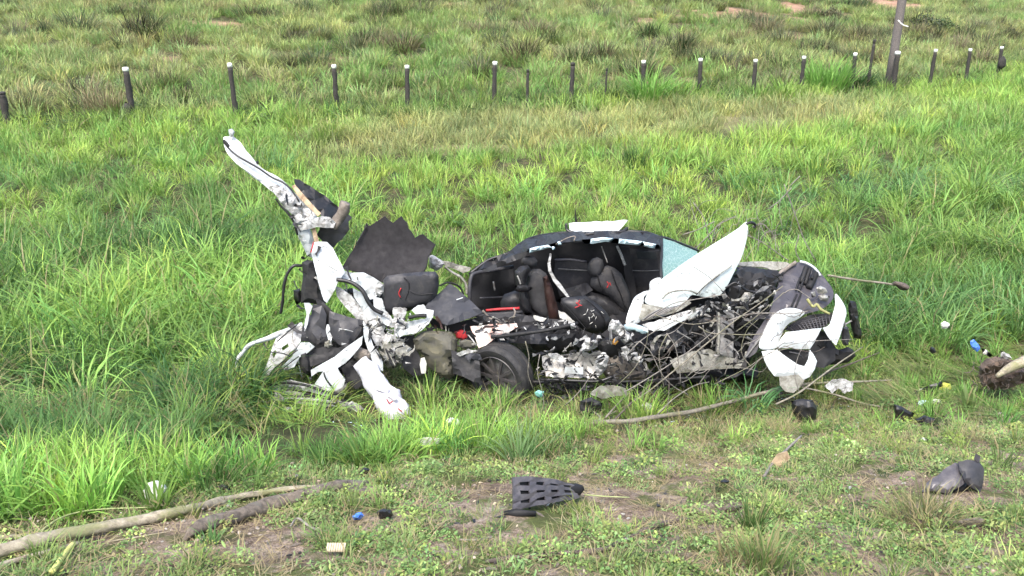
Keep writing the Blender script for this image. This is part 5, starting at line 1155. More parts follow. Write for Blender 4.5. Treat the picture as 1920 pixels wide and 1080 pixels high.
tb('bracket_stay', [(1580, 612, 7.95), (1592, 604, 7.97), (1600, 600, 7.98)], 'grey_metal', r=.008)
tb('bracket_stay', [(1584, 640, 7.9), (1588, 625, 7.92), (1582, 600, 7.95)], 'grey_metal', r=.008)
lp('broken_bracket', [(1580, 614), (1590, 612), (1594, 632), (1590, 648), (1580, 646), (1577, 630)], 'trim', Y=7.85, depth=.04, amp=.03, res=5, hard=True)
tb('surround_stay', [(1396, 672, 7.66), (1412, 652, 7.68), (1428, 630, 7.72), (1442, 604, 7.78), (1452, 586, 7.84)], 'grey_metal', r=.012, knob=.5)

lp('wing_gap_shade', [(1226, 560), (1262, 545), (1310, 540), (1360, 536), (1368, 580), (1330, 600), (1262, 610), (1214, 606)], 'pocket', Y=8.5, depth=.12, amp=.03, res=9)  # added near-black solid, painted shade behind the bonnet and wing gap

pn('bumper_gap_shade', [(1496, 628, 7.95), (1530, 618, 7.95), (1546, 622, 7.95), (1556, 636, 7.95), (1566, 650, 7.92), (1566, 676, 7.85), (1545, 690, 7.8), (1528, 688, 7.8), (1522, 660, 7.88)], 'pocket', Y=7.9, amp=.02)  # added near-black sheet, painted shade between bumper blade and fin
# ================================================================== loose things round the wreck
def one(o, label, cat, group=None): return tag(o, label, cat, group)
V_, F_ = tube_geo(spline([(*P(676, 676, 7.62), .07), (*P(690, 694, 7.58), .10), (*P(702, 714, 7.52), .095), (*P(713, 732, 7.46), .085), (*P(724, 750, 7.40), .12), (*P(738, 768, 7.34), .125), (*P(750, 786, 7.28), .10), (*P(762, 800, 7.24), .05), (*P(768, 808, 7.22), .02)], 5), 18, .55, 3)
roll = mesh_obj('padded_roll', V_, F_, M['cloth'], None)
one(roll, 'long white padded roll of cloth hanging out of the torn tail onto the grass', 'cloth roll')
for pp in ([(725, 748, 7.26), (730, 756, 7.25), (736, 752, 7.25)], [(722, 760, 7.27), (727, 764, 7.26)], [(746, 766, 7.22), (754, 772, 7.21)]):
    tube('red_stain', pp, M['red'], roll, r=.006, sides=5)
for pp in ([(704, 728, 7.42), (716, 730, 7.36), (728, 734, 7.38)], [(716, 742, 7.34), (730, 742, 7.3), (742, 750, 7.28)]):
    tube('cloth_fold', pp, M['cloth'], roll, r=.022, knob=.6)

# ---- fence posts, pole
FP = [(235, 126), (430, 118), (626, 121), (763, 122), (928, 115), (1207, 113), (1314, 109), (1417, 111), (1508, 105), (1604, 99), (1684, 96), (1755, 92), (1820, 91), (1879, 87)]
def post(px, py, cap=True, h=1.45, r=.065, lean=(0, 0), seed=0):
    u = (px - 960) / F; v = (540 - py) / F
    Y = 24.0
    for i in range(8):
        x_ = u * (Y * cp + (CAM_Z - 1.3) * sp); Y = float(fence_y(x_))
    p = P(px, py, Y); z0 = Gs(p.x, p.y); hh = max(p.z - z0, .75)
    root = bpy.data.objects.new('fence_post', None); C.objects.link(root); root.location = (p.x, p.y, z0)
    if lean == (0, 0): lean = (random.uniform(-.03, .03), random.uniform(-.03, .03))
    q = [(p.x + lean[0] * hh * (1 - t), p.y, z0 - .1 + (hh + .1) * t, r * (1.05 - .1 * t)) for t in (0, .25, .5, .75, 1 - .07)]
    V, Fc = tube_geo(spline(q, 3), 9, .35, seed); mesh_obj('shaft', V, Fc, M['post'], root)
    q = [(p.x, p.y, z0 + hh * .93, r * 1.02), (p.x, p.y, z0 + hh * .99, r * 1.0), (p.x, p.y, z0 + hh, r * .75)]
    V, Fc = tube_geo(q, 9, .1, seed); mesh_obj('painted_top' if cap else 'top', V, Fc, M['cap'] if cap else M['post'], root)
    return root, Y
ords = ['leftmost white-topped fence post, with a dark thick foot in the weeds', 'second white-topped fence post from the left, above the torn pillar tip', 'third white-topped fence post from the left, tall and straight',
        'fourth white-topped fence post from the left', 'fifth white-topped fence post from the left, above the wreck cabin', 'sixth white-topped fence post from the left, behind the first bright green clump',
        'white-topped fence post right of the bright green clump, seventh from the left', 'white-topped fence post leaning in a row, eighth from the left', 'white-topped fence post beside the tall bright bush, ninth from the left',
        'short white-topped fence post left of the tall thin stake', 'thick white-topped fence post standing in front of the wooden pole', 'white-topped fence post first to the right of the wooden pole', 'white-topped fence post second to the right of the wooden pole',
        'rightmost white-topped fence post with a dark bulge hanging on it']
posts = []
for i, (a, b) in enumerate(FP):
    rt_, Y = post(a, b, True, r=.078 if a < 300 else (.064 if i != 10 else .092), seed=i)
    one(rt_, ords[i], 'fence post', 'white-topped posts of the pasture fence'); posts.append((rt_, Y))
for i, (a, b, r_, lb) in enumerate([(3, 172, .09, 'dark fence post without a white top at the left edge'), (990, 130, .04, 'thin dark stake beside the thicker grey stake, right of the fifth post'), (1074, 117, .065, 'thick dark brown post with no white top'),
                                    (1138, 128, .03, 'faint thin grey stake left of the sixth white-topped post'), (1640, 74, .045, 'tall thin dark stake just left of the wooden pole')]):
    rt_, Y = post(a, b, False, r=r_, seed=20 + i); one(rt_, lb, 'stake', 'unpainted posts of the pasture fence')
# bulge on the last post
rt_, Y = posts[-1]
lump('hanging_sack', [(1871, 118), (1876, 108), (1882, 104), (1887, 112), (1886, 124), (1878, 130), (1871, 126)], M['post'], rt_, Y=Y - .12, depth=.12, amp=.02, res=3)
lump('swollen_foot', [(228, 200), (236, 190), (246, 200), (248, 218), (240, 228), (228, 222)], M['post'], posts[0][0], Y=posts[0][1] - .1, depth=.15, amp=.04, res=4)
# the pole behind the fence
b0 = gp(1672, 122); Yp = max(b0.y, 30.0)
base = P(1673, 116, 31.5); gz = Gs(base.x, 31.5)
V, Fc = tube_geo([(base.x, 31.5, gz - .3, .17), (base.x + .02, 31.5, gz + 1.5, .15), (base.x + .05, 31.5, gz + 4, .135), (base.x + .12, 31.5, gz + 8.5, .12)], 14, .12, 2)
pole = mesh_obj('utility_pole', V, Fc, M['pole'], None); one(pole, 'tall weathered wooden pole rising out of the picture behind the fence', 'pole')
tube('hanging_wire', [(1684, 38, 31.1), (1692, 46, 31.1), (1703, 50, 31.1)], M['cap'], pole, r=.02, sides=5)

# ---- far things on the red bank at the top right
def bush(px, py, Y, s, col, label, n=900, leaf=(.05, .11)):
    p = P(px, py, Y); z0 = Gs(p.x, Y)
    root = bpy.data.objects.new('bush', None); C.objects.link(root); root.location = (p.x, Y, z0)
    r = np.random.default_rng(int(px)); m_ = blade_mat('bush_leaves', False, col, (.2, .17, .08), .2)
    me = weed_mesh('foliage', n, int(px), size=leaf, spread=s, h=s * 1.1, mat='blade', long=1.5); me.materials[0] = m_
    co = np.zeros(len(me.vertices) * 3); me.vertices.foreach_get('co', co); co = co.reshape(-1, 3)
    k = 1 - .5 * (co[:, 2] / (s * 1.1)) ** 2; co[:, 0] *= k; co[:, 1] *= k; co[:, 2] *= 1.25 - .2 * np.hypot(co[:, 0], co[:, 1]) / s
    me.vertices.foreach_set('co', co.ravel())
    o = bpy.data.objects.new('foliage', me); C.objects.link(o); o.parent = root
    st = MBtube([(0, 0, -.1, .04), (.02, 0, s * .4, .03), (.05, .02, s * .8, .015)]); so_ = bpy.data.objects.new('stem', st); C.objects.link(so_); so_.parent = root
    return one(root, label, 'bush', 'dark bushes far up the hill')
def MBtube(q):
    V, Fc = tube_geo(q, 6, .2, 1); me = bpy.data.meshes.new('stem'); me.from_pydata([tuple(v) for v in V], [], Fc); me.materials.append(M['darktwig']); return me
bush(1738, 22, 52, 1.0, (.035, .050, .022), 'dark round bush on the red bank, right of the wooden pole')
bush(1775, 26, 52, .8, (.06, .10, .03), 'green bush beside the darker round one on the red bank')
bush(1900, 30, 50, .6, (.04, .06, .025), 'small dark bush at the top right corner')
bush(1562, 12, 54, .7, (.09, .09, .045), 'brownish bush at the top edge left of the wooden pole')
bush(1436, 48, 48, .45, (.05, .075, .03), 'small dark bush on the open slope left of the pole')

# ---- distinct tussocks
def tussock(px, py, label, n=150, h=(.4, .8), spread=.2, col=(.1, .2, .03), dry=.05, width=.014, lean=(4, 40), bend=(30, 90), seg=5, cat='grass clump', nm='grass_clump', Y=None, group=None):
    g = gp(px, py) if Y is None else P(px, py, Y)
    if Y is not None: g.z = Gs(g.x, g.y)
    me = blades_mesh('blades', n, h, spread, lean, bend, width, dry, seg, int(px + py), mat=blade_mat('clump_blades', False, col))
    o = bpy.data.objects.new(nm, me); C.objects.link(o); o.location = (g.x, g.y, g.z - .01)
    return one(o, label, cat, group)
tussock(1215, 196, 'bright arching grass clump in front of the sixth fence post', 240, (.8, 1.5), .4, (.17, .34, .07), width=.03)
tussock(1255, 190, 'bright low clump just right of the arching fence-side clump', 160, (.5, 1.0), .4, (.16, .29, .05), width=.03)
tussock(1285, 188, 'pale green clump left of the seventh fence post', 140, (.5, .9), .35, (.15, .27, .05), width=.03)
tussock(1545, 182, 'tall bright bushy grass clump between the ninth and tenth posts', 340, (.8, 1.6), .6, (.17, .34, .07), width=.035, lean=(2, 28), bend=(10, 60))
tussock(1600, 176, 'dark green rounded clump at the foot of the short post', 260, (.6, 1.1), .45, (.045, .115, .025), width=.035)
tussock(1425, 190, 'low pale green clump between the eighth post and the yellow-green clump', 160, (.4, .8), .4, (.17, .30, .06), width=.03)
tussock(1475, 188, 'yellow-green grass clump left of the tall bushy one', 160, (.5, .9), .4, (.17, .30, .05), width=.03)
tussock(1192, 322, 'dark green upright clump standing alone in the middle of the field', 150, (.35, .75), .22, (.055, .12, .03), width=.014, lean=(2, 28), bend=(10, 50))
tussock(1735, 985, 'dry brown tuft of grass on the bare ground at the right', 260, (.12, .30), .14, (.12, .14, .05), .6, .006, (10, 62), (10, 70))
tussock(1440, 1068, 'tuft of half-dead grass at the lower edge', 130, (.12, .28), .10, (.11, .18, .05), .4, .007, (4, 35), (10, 60))
tussock(1390, 1060, 'dead tan tuft left of the half-dead green one', 110, (.10, .22), .10, (.15, .15, .06), .8, .006, (4, 40), (10, 60))
tussock(1410, 1000, 'tuft of dark upright blades near the lower edge', 90, (.12, .28), .05, (.08, .15, .04), .2, .008, (2, 24), (5, 40))
tussock(292, 960, 'broad-bladed clump beside the white bag', 40, (.20, .38), .06, (.12, .22, .04), .05, .016, (4, 40), (10, 60))
tussock(980, 870, 'bluish grass clump on the bank below the wheel', 70, (.25, .48), .10, (.13, .22, .085), .1, .009, (6, 45), (10, 60))
tussock(905, 852, 'bright light-green clump left of the bluish one', 110, (.25, .45), .12, (.17, .33, .05), .05, .009, (4, 35), (30, 80))
tussock(1200, 790, 'bright clump growing in front of the torn sill', 90, (.22, .42), .16, (.17, .31, .055), .1, .009, (4, 40), (20, 70))
tussock(1340, 775, 'fresh clump in front of the crushed engine', 110, (.18, .36), .18, (.15, .28, .05), .15, .009, (4, 40), (20, 70))
tussock(1540, 745, 'small upright yellow-green tuft below the bumper', 50, (.16, .32), .07, (.20, .30, .07), .2, .009, (2, 22), (5, 40))
tussock(1812, 772, 'broad pointed dock leaves at the right', 16, (.16, .30), .06, (.13, .20, .06), .1, .035, (2, 25), (5, 30), seg=4, cat='dock plant', nm='dock_plant')
tussock(1905, 500, 'pale arching clump at the right edge behind the debris', 90, (.5, .9), .15, (.16, .26, .08), .05, .013, (10, 45), (50, 110))
tussock(1880, 880, 'thin upright tuft right of the black cap', 40, (.14, .30), .06, (.08, .14, .04), .2, .006, (2, 30), (5, 40))
tussock(1000, 800, 'dead reddish straw tuft below the wheel', 60, (.14, .30), .08, (.2, .13, .08), .95, .005, (6, 50), (10, 60))
tussock(75, 560, 'tall arching clump at the left edge', 130, (.6, 1.1), .2, (.14, .25, .05), .06, .015, (4, 35), (60, 120))
tussock(365, 470, 'tall drooping clump left of the standing pillar', 130, (.5, .95), .2, (.12, .23, .05), .04, .014, (4, 35), (60, 120))

tussock(930, 775, 'ragged green clump growing against the bottom of the wheel', 130, (.14, .32), .20, (.13, .25, .05), .15, .009, (4, 50), (20, 80))
tussock(800, 745, 'leafy dark clump between the white roll and the muddy lining', 140, (.12, .34), .20, (.09, .18, .04), .15, .012, (4, 50), (20, 80))
tussock(1075, 790, 'ragged half-dry clump below the torn sill', 110, (.12, .28), .20, (.15, .22, .06), .4, .008, (4, 55), (20, 80))
tussock(1850, 735, 'straw and roots hanging from the soil clod', 120, (.08, .22), .14, (.16, .15, .07), .6, .006, (30, 85), (10, 60))
# ---- logs and branches
lg = empty('fallen_log', gp(300, 985), 'long pale grey log lying from the lower left corner into the weeds', 'log')
gtube('trunk', [(-60, 1068, 0.0346), (60, 1034, 0.0353), (150, 1012, 0.0340), (260, 990, 0.0302), (345, 968, 0.0271), (430, 945, 0.0226), (500, 930, 0.0189), (560, 920, 0.0138), (620, 914, 0.0075)], M['log'], lg, n=5, sides=14, knob=.55, lift=1.25)
gtube('side_branch', [(-40, 1016, 0.0138), (40, 1012, 0.0138), (90, 1016, 0.0127)], M['log'], lg)
gtube('side_branch', [(-60, 1082, 0.0127), (30, 1058, 0.0138), (90, 1040, 0.0127), (150, 1024, 0.0114)], M['log'], lg)
gtube('twig', [(75, 1010, 0.0052, .03), (120, 990, 0.0052, .06), (180, 978, 0.0038, .07), (290, 968, 0.0025, .05)], M['greenstem'], lg)
gtube('twig', [(200, 1018, 0.0038), (260, 1008, 0.0038), (330, 996, 0.0025)], M['log'], lg)
l2 = empty('split_log', gp(520, 960), 'shorter purplish-brown log with a split end, beside the longer grey log', 'log')
gtube('trunk', [(345, 1018, 0.0095), (372, 1004, 0.0336), (430, 988, 0.0415), (500, 966, 0.0432), (560, 945, 0.0399), (620, 928, 0.0384), (655, 920, 0.0336), (690, 916, 0.0240)], M['log2'], l2, n=5, sides=14, knob=.6, lift=1.25)
for k in range(6):
    gtube('splinter', [(650, 918 + k * 2, .018), (690, 912 + k * 3, .013), (715 + k * 4, 908 + k * 5, .006)], M['log2'] if k % 2 else M['darktwig'], l2, sides=6, n=4, knob=.8)
one(gtube('yellow_stick', [(100, 1085, .014, .02), (120, 1062, .013, .03), (142, 1038, .012, .05)], M['yellowstick'], None), 'bright yellow-green stick poking from under the grey log', 'stick')
br = empty('leafless_branch', gp(1400, 790), 'long bare branch lying in front of the bumper, forked towards the right', 'branch')
gtube('limb', [(1112, 808, .020, 0.060), (1180, 806, .021, 0.060), (1240, 798, .020, 0.070), (1300, 790, .020, 0.080), (1360, 776, .019, 0.090), (1420, 762, .018, 0.100), (1480, 748, .017, 0.110), (1530, 742, .014, 0.120), (1600, 740, .011, 0.120), (1668, 733, .006, 0.110)], M['branch'], br, sides=9)
gtube('side_twig', [(1516, 744, .012, 0.120), (1550, 726, .010, 0.150), (1600, 706, .008, 0.150), (1645, 684, .005, 0.130)], M['darktwig'], br)
gtube('side_twig', [(1500, 748, .010, 0.110), (1560, 758, .009, 0.090), (1610, 770, .008, 0.070), (1648, 776, .005, 0.070)], M['branch'], br)
gtube('side_twig', [(1150, 806, .008, 0.080), (1190, 778, .009, 0.150), (1226, 748, .007, 0.190), (1234, 742, .004, 0.230)], M['darktwig'], br)
gtube('side_twig', [(1135, 800, .008, 0.080), (1170, 770, .008, 0.130), (1205, 742, .007, 0.170), (1250, 700, .005, 0.230)], M['branch'], br)
gtube('side_twig', [(1250, 796, .006, 0.090), (1252, 760, .006, 0.190), (1248, 735, .004, 0.270)], M['darktwig'], br)
gtube('side_twig', [(1110, 810, .014, 0.060), (1125, 800, .010, 0.070), (1112, 790, .006, 0.090)], M['branch'], br)
tube('side_twig', [(1455, 758, 6.95, .008), (1500, 735, 7.0, .008), (1560, 690, 7.2, .007), (1618, 650, 7.5, .004)], M['branch'], br)
bp = empty('brushwood', gp(1330, 720), 'tangle of thin bare grey twigs hung over the crushed engine and sill', 'brushwood')
TW = [([(1120, 790), (1200, 745), (1270, 690), (1330, 640), (1380, 600), (1430, 565), (1468, 536)], 7.35, .010), ([(1365, 602), (1400, 590), (1440, 587), (1480, 588), (1514, 584)], 7.4, .009),
      ([(1210, 600), (1260, 570), (1300, 562), (1340, 555), (1360, 552)], 7.5, .007), ([(1310, 612), (1330, 624), (1360, 626), (1400, 628), (1430, 626)], 7.4, .008),
      ([(1318, 610), (1320, 622), (1330, 636), (1338, 648)], 7.35, .006), ([(1376, 584), (1400, 600), (1424, 618)], 7.5, .005), ([(1380, 622), (1410, 600), (1440, 575), (1470, 548)], 7.45, .007),
      ([(1470, 550), (1480, 544), (1494, 543), (1506, 550), (1520, 560)], 7.45, .007), ([(1250, 625), (1266, 650), (1274, 690), (1276, 720)], 7.3, .007), ([(1250, 628), (1236, 660), (1240, 700), (1246, 730)], 7.3, .006),
      ([(1200, 640), (1220, 660), (1240, 700), (1262, 724), (1290, 740)], 7.3, .006), ([(1180, 660), (1200, 640), (1230, 620), (1270, 600)], 7.4, .006), ([(1160, 720), (1190, 690), (1210, 650), (1216, 620)], 7.3, .005),
      ([(1170, 736), (1230, 700), (1290, 660), (1340, 620)], 7.2, .007), ([(1290, 690), (1310, 700), (1330, 690), (1350, 660), (1375, 640)], 7.3, .005), ([(985, 640), (992, 670), (990, 700), (1000, 730)], 7.2, .006),
      ([(1012, 664), (1008, 700), (1018, 740), (1020, 780)], 7.1, .005), ([(1060, 760), (1090, 730), (1110, 700)], 7.1, .005), ([(1226, 590), (1260, 600), (1300, 608), (1350, 600)], 7.5, .006),
      ([(1300, 500), (1330, 520), (1350, 540), (1368, 560)], 7.9, .005), ([(1400, 700), (1430, 670), (1470, 650), (1520, 640), (1600, 636)], 7.2, .005), ([(1340, 720), (1400, 690), (1440, 664), (1490, 650)], 7.2, .005),
      ([(1230, 780), (1260, 750), (1300, 724), (1330, 716)], 7.0, .006), ([(1500, 740), (1490, 700), (1500, 660), (1520, 636)], 7.1, .005), ([(1410, 690), (1390, 660), (1400, 620), (1420, 600)], 7.4, .005)]
for i, (pp, Y, r_) in enumerate(TW):
    q = [(a, b, Y + .05 * math.sin(a * .02), r_ * .8 * (1 - .5 * j / len(pp))) for j, (a, b) in enumerate(pp)]
    tube('twig', q, M['twig'] if i % 3 else M['branch'], bp, sides=6, n=4, knob=.4)
rr = random.Random(4)
for i in range(26):
    a = rr.uniform(1180, 1500); b = rr.uniform(590, 730) - (a - 1200) * .08; L_ = rr.uniform(30, 95); an = rr.uniform(-1.3, .5); Y = rr.uniform(7.2, 7.65)
    q = [(a + L_ * t * math.cos(an + .6 * (t - .5)), b + L_ * t * math.sin(an + rr.uniform(-.3, .3)), Y, .0038 * (1 - .6 * t)) for t in (0, .35, .7, 1)]
    tube('twig', q, M['twig'] if i % 2 else M['darktwig'], bp, sides=5, n=3, knob=.4)
st = empty('pale_stick', P(1560, 520, 8.9), 'pale stick poking out behind the grille towards a dark tip at the right', 'stick')
tube('shaft', [(1552, 516, 8.9, .012), (1600, 524, 8.95, .012), (1650, 530, 9.0, .012), (1690, 536, 9.0, .012)], M['branch'], st)
tube('dark_tip', [(1676, 530, 8.95, .02), (1690, 536, 8.95, .035), (1702, 541, 8.95, .02)], M['darktwig'], st, knob=.8)
sb_ = empty('dry_stalks', P(1420, 470, 9.8), 'thin dry stalks and twigs standing behind the bonnet', 'dry stalks')
for i, pp in enumerate([[(1395, 438), (1430, 455), (1460, 476), (1478, 488)], [(1440, 392), (1462, 376), (1484, 352)], [(1470, 345), (1490, 400), (1508, 450), (1530, 490)], [(1480, 350), (1500, 330)], [(1502, 492), (1492, 470), (1498, 440)],
                        [(1300, 470), (1330, 440), (1350, 420), (1380, 405)], [(1280, 440), (1310, 430), (1340, 415)], [(1410, 425), (1430, 420), (1450, 440)], [(1300, 380), (1320, 410), (1330, 450)]]):
    tube('stalk', [(a, b, 9.75, .006) for a, b in pp], M['twig'], sb_, sides=5, n=4)
for i in range(34):
    a = rr.uniform(1290, 1480); b = rr.uniform(400, 470); L_ = rr.uniform(20, 60); an = rr.uniform(-2.6, -.4)
    tube('stalk', [(a, b + 20, 9.7 + rr.uniform(-.2, .3), .0035), (a + L_ * .5 * math.cos(an), b + L_ * .5 * math.sin(an), 9.7, .003), (a + L_ * math.cos(an + .3), b + L_ * math.sin(an + .3), 9.7, .002)], M['twig'], sb_, sides=4, n=3)

# ---- debris on the roadside
def gpanel(name, ol, mat, h=.05, parent=None, **k):
    """a piece lying on / leaning from the ground: (px, py_ground, height above the ground there)"""
    pts = []
    for (a, b, hh) in ol:
        g = gp(a, b); q = Vector((g.x, g.y, g.z + hh)); pp = proj(q.x, q.y, q.z); pts.append((pp[0], pp[1], q.y))
    return panel(name, pts, M[mat], parent, **k)
gr = empty('grille_fragment', gp(1010, 965), 'dark grey plastic grille piece with rows of slots on the bare ground', 'car part')
rr2 = random.Random(3)
def slotted(c, u, v, nx, ny, name, mat, parent):
    V = []; Fc = []
    xs = [0]; 
    for i in range(nx): xs += [xs[-1] + .10, xs[-1] + .10 + .13]
    xs.append(xs[-1] + .10); ys = [0]
    for j in range(ny): ys += [ys[-1] + .16, ys[-1] + .16 + .10]
    ys.append(ys[-1] + .16); X = np.array(xs) / xs[-1]; Y_ = np.array(ys) / ys[-1]
    for yy in Y_:
        for xx in X:
            q = c + u * xx * (1 - .06 * yy) + v * (yy * (1 - .55 * xx ** 1.5)) + Vector((rr2.uniform(-.004, .004), rr2.uniform(-.008, .004), rr2.uniform(-.004, .004))) + (u.cross(v).normalized()) * (.02 * math.sin(xx * 3.1)); V.append(q)
    n = len(X)
    for j in range(len(Y_) - 1):
        for i in range(n - 1):
            if i % 2 == 1 and j % 2 == 1: continue
            Fc.append((j * n + i, j * n + i + 1, (j + 1) * n + i + 1, (j + 1) * n + i))
    o = mesh_obj(name, V, Fc, M[mat], parent, smooth=False); md = o.modifiers.new('t', 'SOLIDIFY'); md.thickness = .012; return o
g0 = gp(962, 962); g1 = gp(1086, 946)
c0 = Vector((g0.x, g0.y, g0.z + .02)); uu = Vector((g1.x - g0.x, g1.y - g0.y, g1.z - g0.z + .02)); 
slotted(c0, uu, Vector((.0, .12, .14)), 4, 3, 'slotted_face', 'grille_grey', gr)
plate('backing', [c0 + Vector((.01, .03, .0)), c0 + uu * .96 + Vector((0, .03, .0)), c0 + uu * .96 + Vector((0, .08, .05)), c0 + uu * .5 + Vector((0, .125, .085)), c0 + Vector((.015, .15, .12))], [(0, 1, 2, 3, 4)], M['pocket'], gr, .01, smooth=False)
b1 = c0 + Vector((.04, .10, .0)); b2 = c0 + uu * .98 + Vector((0, .05, .03))
V, Fc = tube_geo([(*b1, .02), (*((b1 + b2) / 2 + Vector((0, .02, .0))), .03), (*b2, .03), (*(b2 + Vector((.035, .01, .01))), .012)], 8, .8, 5); mesh_obj('dark_back', V, Fc, M['pocket'], gr)
V, Fc = tube_geo([(*(c0 + Vector((-.05, -.02, -.01))), .012), (*(c0 + Vector((.02, -.03, .0))), .022), (*(c0 + Vector((.13, -.03, .0))), .012)], 8, .8, 5); mesh_obj('broken_lug', V, Fc, M['pocket'], gr)
cg = gp(1785, 925)
cap = empty('wheel_arch_piece', gp(1785, 925), 'curved dark grey broken plastic piece lying on the weeds at the lower right', 'car part')
panel('curved_shell', [(1728, 922, cg.y - .02), (1738, 906, cg.y), (1758, 892, cg.y + .03), (1776, 876, cg.y + .06), (1790, 868, cg.y + .08), (1800, 870, cg.y + .08), (1806, 888, cg.y + .03), (1812, 902, cg.y - .02), (1796, 914, cg.y - .05), (1776, 924, cg.y - .06), (1752, 920, cg.y - .05)], M['grille_grey'], cap, Y=cg.y, amp=.012, freq=5, bulge=.05, thick=.012, res=7, jag=1)
panel('curved_shell', [(1796, 866, cg.y + .05), (1812, 862, cg.y + .06), (1832, 864, cg.y + .06), (1844, 880, cg.y + .04), (1842, 904, cg.y), (1836, 924, cg.y - .04), (1822, 914, cg.y - .05), (1808, 900, cg.y - .04), (1800, 884, cg.y)], M['trim'], cap, Y=cg.y, amp=.02, freq=6, bulge=.05, thick=.012, res=7, jag=1.4)
lump('broken_rim', [(1728, 924), (1744, 912), (1770, 918), (1800, 906), (1832, 900), (1842, 912), (1836, 926), (1800, 932), (1750, 932)], M['pocket'], cap, Y=cg.y + .03, depth=.05, amp=.03, res=7, jag=1.5, hard=True)
panel('torn_tab', [(1826, 862, cg.y + .05), (1830, 850, cg.y + .06), (1838, 856, cg.y + .06), (1836, 868, cg.y + .05)], M['grille_grey'], cap, Y=cg.y, amp=.004, res=5)
def blk(ol, label, mat='black', Y=None, depth=.035, amp=.015, cat='car part', nm='plastic_fragment', res=5, group=None, freq=8):
    cx = sum(p[0] for p in ol) / len(ol); by = max(p[1] for p in ol); g = gp(cx, by)
    return one(lump(nm, ol, M[mat], None, Y=g.y if Y is None else Y, depth=depth, amp=amp * 1.6, res=res, freq=freq * 1.5, jag=1.0, hard=True), label, cat, group)
blk([(1484, 752), (1500, 748), (1524, 750), (1532, 764), (1530, 786), (1514, 794), (1496, 790), (1486, 774)], 'round black plastic cup under the branch below the bumper', depth=.07)
blk([(1676, 758), (1690, 762), (1700, 768), (1714, 774), (1712, 784), (1700, 792), (1684, 794), (1678, 780)], 'black broken fragment with a pale edge, right of the branch end')
blk([(1716, 786), (1732, 778), (1752, 784), (1758, 794), (1740, 800), (1722, 796)], 'small flat black fragment beside the one with a pale edge')
blk([(1706, 744), (1720, 732), (1742, 722), (1766, 714), (1768, 724), (1750, 734), (1728, 743), (1712, 746)], 'long black strip lying under the lodged grass', depth=.02)
blk([(1710, 740), (1725, 732), (1712, 746)], 'tiny black chip at the end of the black strip', depth=.015)
blk([(674, 884), (684, 876), (696, 880), (698, 890), (686, 894), (676, 892)], 'small black lump just above the split log end')
blk([(706, 960), (716, 954), (734, 956), (738, 966), (728, 974), (712, 974)], 'black lump beside the blue scrap')
blk([(404, 912), (416, 908), (432, 912), (430, 922), (412, 924)], 'thin dark fragment in the fresh grass above the grey log')
blk([(1350, 902), (1358, 898), (1368, 902), (1364, 910), (1352, 909)], 'small dark clod in the weeds right of the middle')
blk([(1745, 650), (1752, 652), (1756, 660), (1748, 664), (1742, 658)], 'small black scrap in the lodged grass', Y=7.8)
blk([(1345, 952), (1370, 946), (1392, 950), (1380, 960), (1350, 962)], 'charred flat chip near the lower middle', mat='darktwig', depth=.02, cat='wood chip', nm='wood_chip')
blk([(1776, 982), (1800, 974), (1836, 970), (1850, 976), (1838, 986), (1800, 992), (1780, 990)], 'reddish-brown piece of bark right of the dry tuft', mat='log2', depth=.02, cat='bark', nm='bark_piece')
blk([(268, 920), (276, 906), (290, 901), (306, 904), (314, 916), (312, 934), (302, 944), (288, 940), (274, 936)], 'crumpled white plastic bag half hidden in the fresh grass', mat='foam', depth=.06, amp=.02, cat='bag', nm='plastic_bag')
blk([(836, 788), (846, 782), (858, 785), (864, 794), (858, 804), (848, 800), (838, 798)], 'small white foam lump left of the bright clump', mat='foam', depth=.03, cat='foam', nm='foam_piece')
one(panel('plastic_film', [(768, 838), (782, 822), (800, 820), (826, 822), (822, 832), (796, 838), (780, 856), (770, 852)], M['foam'], None, Y=gp(793, 856).y, amp=0.03, freq=9, thick=0.003, res=5, jag=1.2), 'pale torn plastic film in the grass below the white roll', 'film')
one(panel('plastic_fragment', [(1546, 724), (1560, 712), (1580, 710), (1600, 718), (1598, 732), (1584, 738), (1572, 728), (1560, 738)], M['white_torn'], None, Y=7.2, amp=0.03, freq=9, thick=0.004, res=5, jag=1.2), 'pale broken lamp cover under the branch behind the cup', 'car part')
blk([(1720, 826), (1730, 820), (1744, 822), (1740, 829), (1726, 831)], 'tiny white chip on the ground above the black cap', mat='foam', depth=.012, nm='plastic_chip')
blk([(1738, 754), (1750, 748), (1764, 750), (1766, 757), (1748, 760)], 'white chip right of the black fragments', mat='foam', depth=.015, nm='plastic_chip')
blk([(1716, 756), (1728, 750), (1742, 752), (1736, 760), (1720, 762)], 'pale green chip beside the white one', mat='airbag', depth=.015, nm='plastic_chip')
blk([(1760, 722), (1770, 717), (1782, 720), (1784, 729), (1774, 733), (1762, 731)], 'yellow leaf beside the black strip', mat='yellow', depth=.008, cat='leaf', nm='fallen_leaf')
blk([(1764, 606), (1771, 602), (1780, 606), (1781, 616), (1766, 616)], 'small pinkish-white scrap on the lodged grass', mat='foam', Y=8.0, depth=.02, nm='plastic_chip')
blk([(660, 968), (668, 962), (678, 961), (683, 967), (676, 975), (664, 977)], 'small crumpled blue wrapper beside the split log end', mat='blue', depth=.02, cat='wrapper', nm='blue_scrap')
blk([(1819, 640), (1826, 636), (1833, 644), (1838, 654), (1832, 660), (1822, 652)], 'blue wrapper on top of the soil clod at the right', mat='blue', Y=7.7, depth=.02, cat='wrapper', nm='blue_scrap')
blk([(1840, 652), (1850, 656), (1862, 666), (1856, 670), (1844, 664)], 'white scrap next to the blue wrapper on the clod', mat='foam', Y=7.68, depth=.015, nm='plastic_chip')
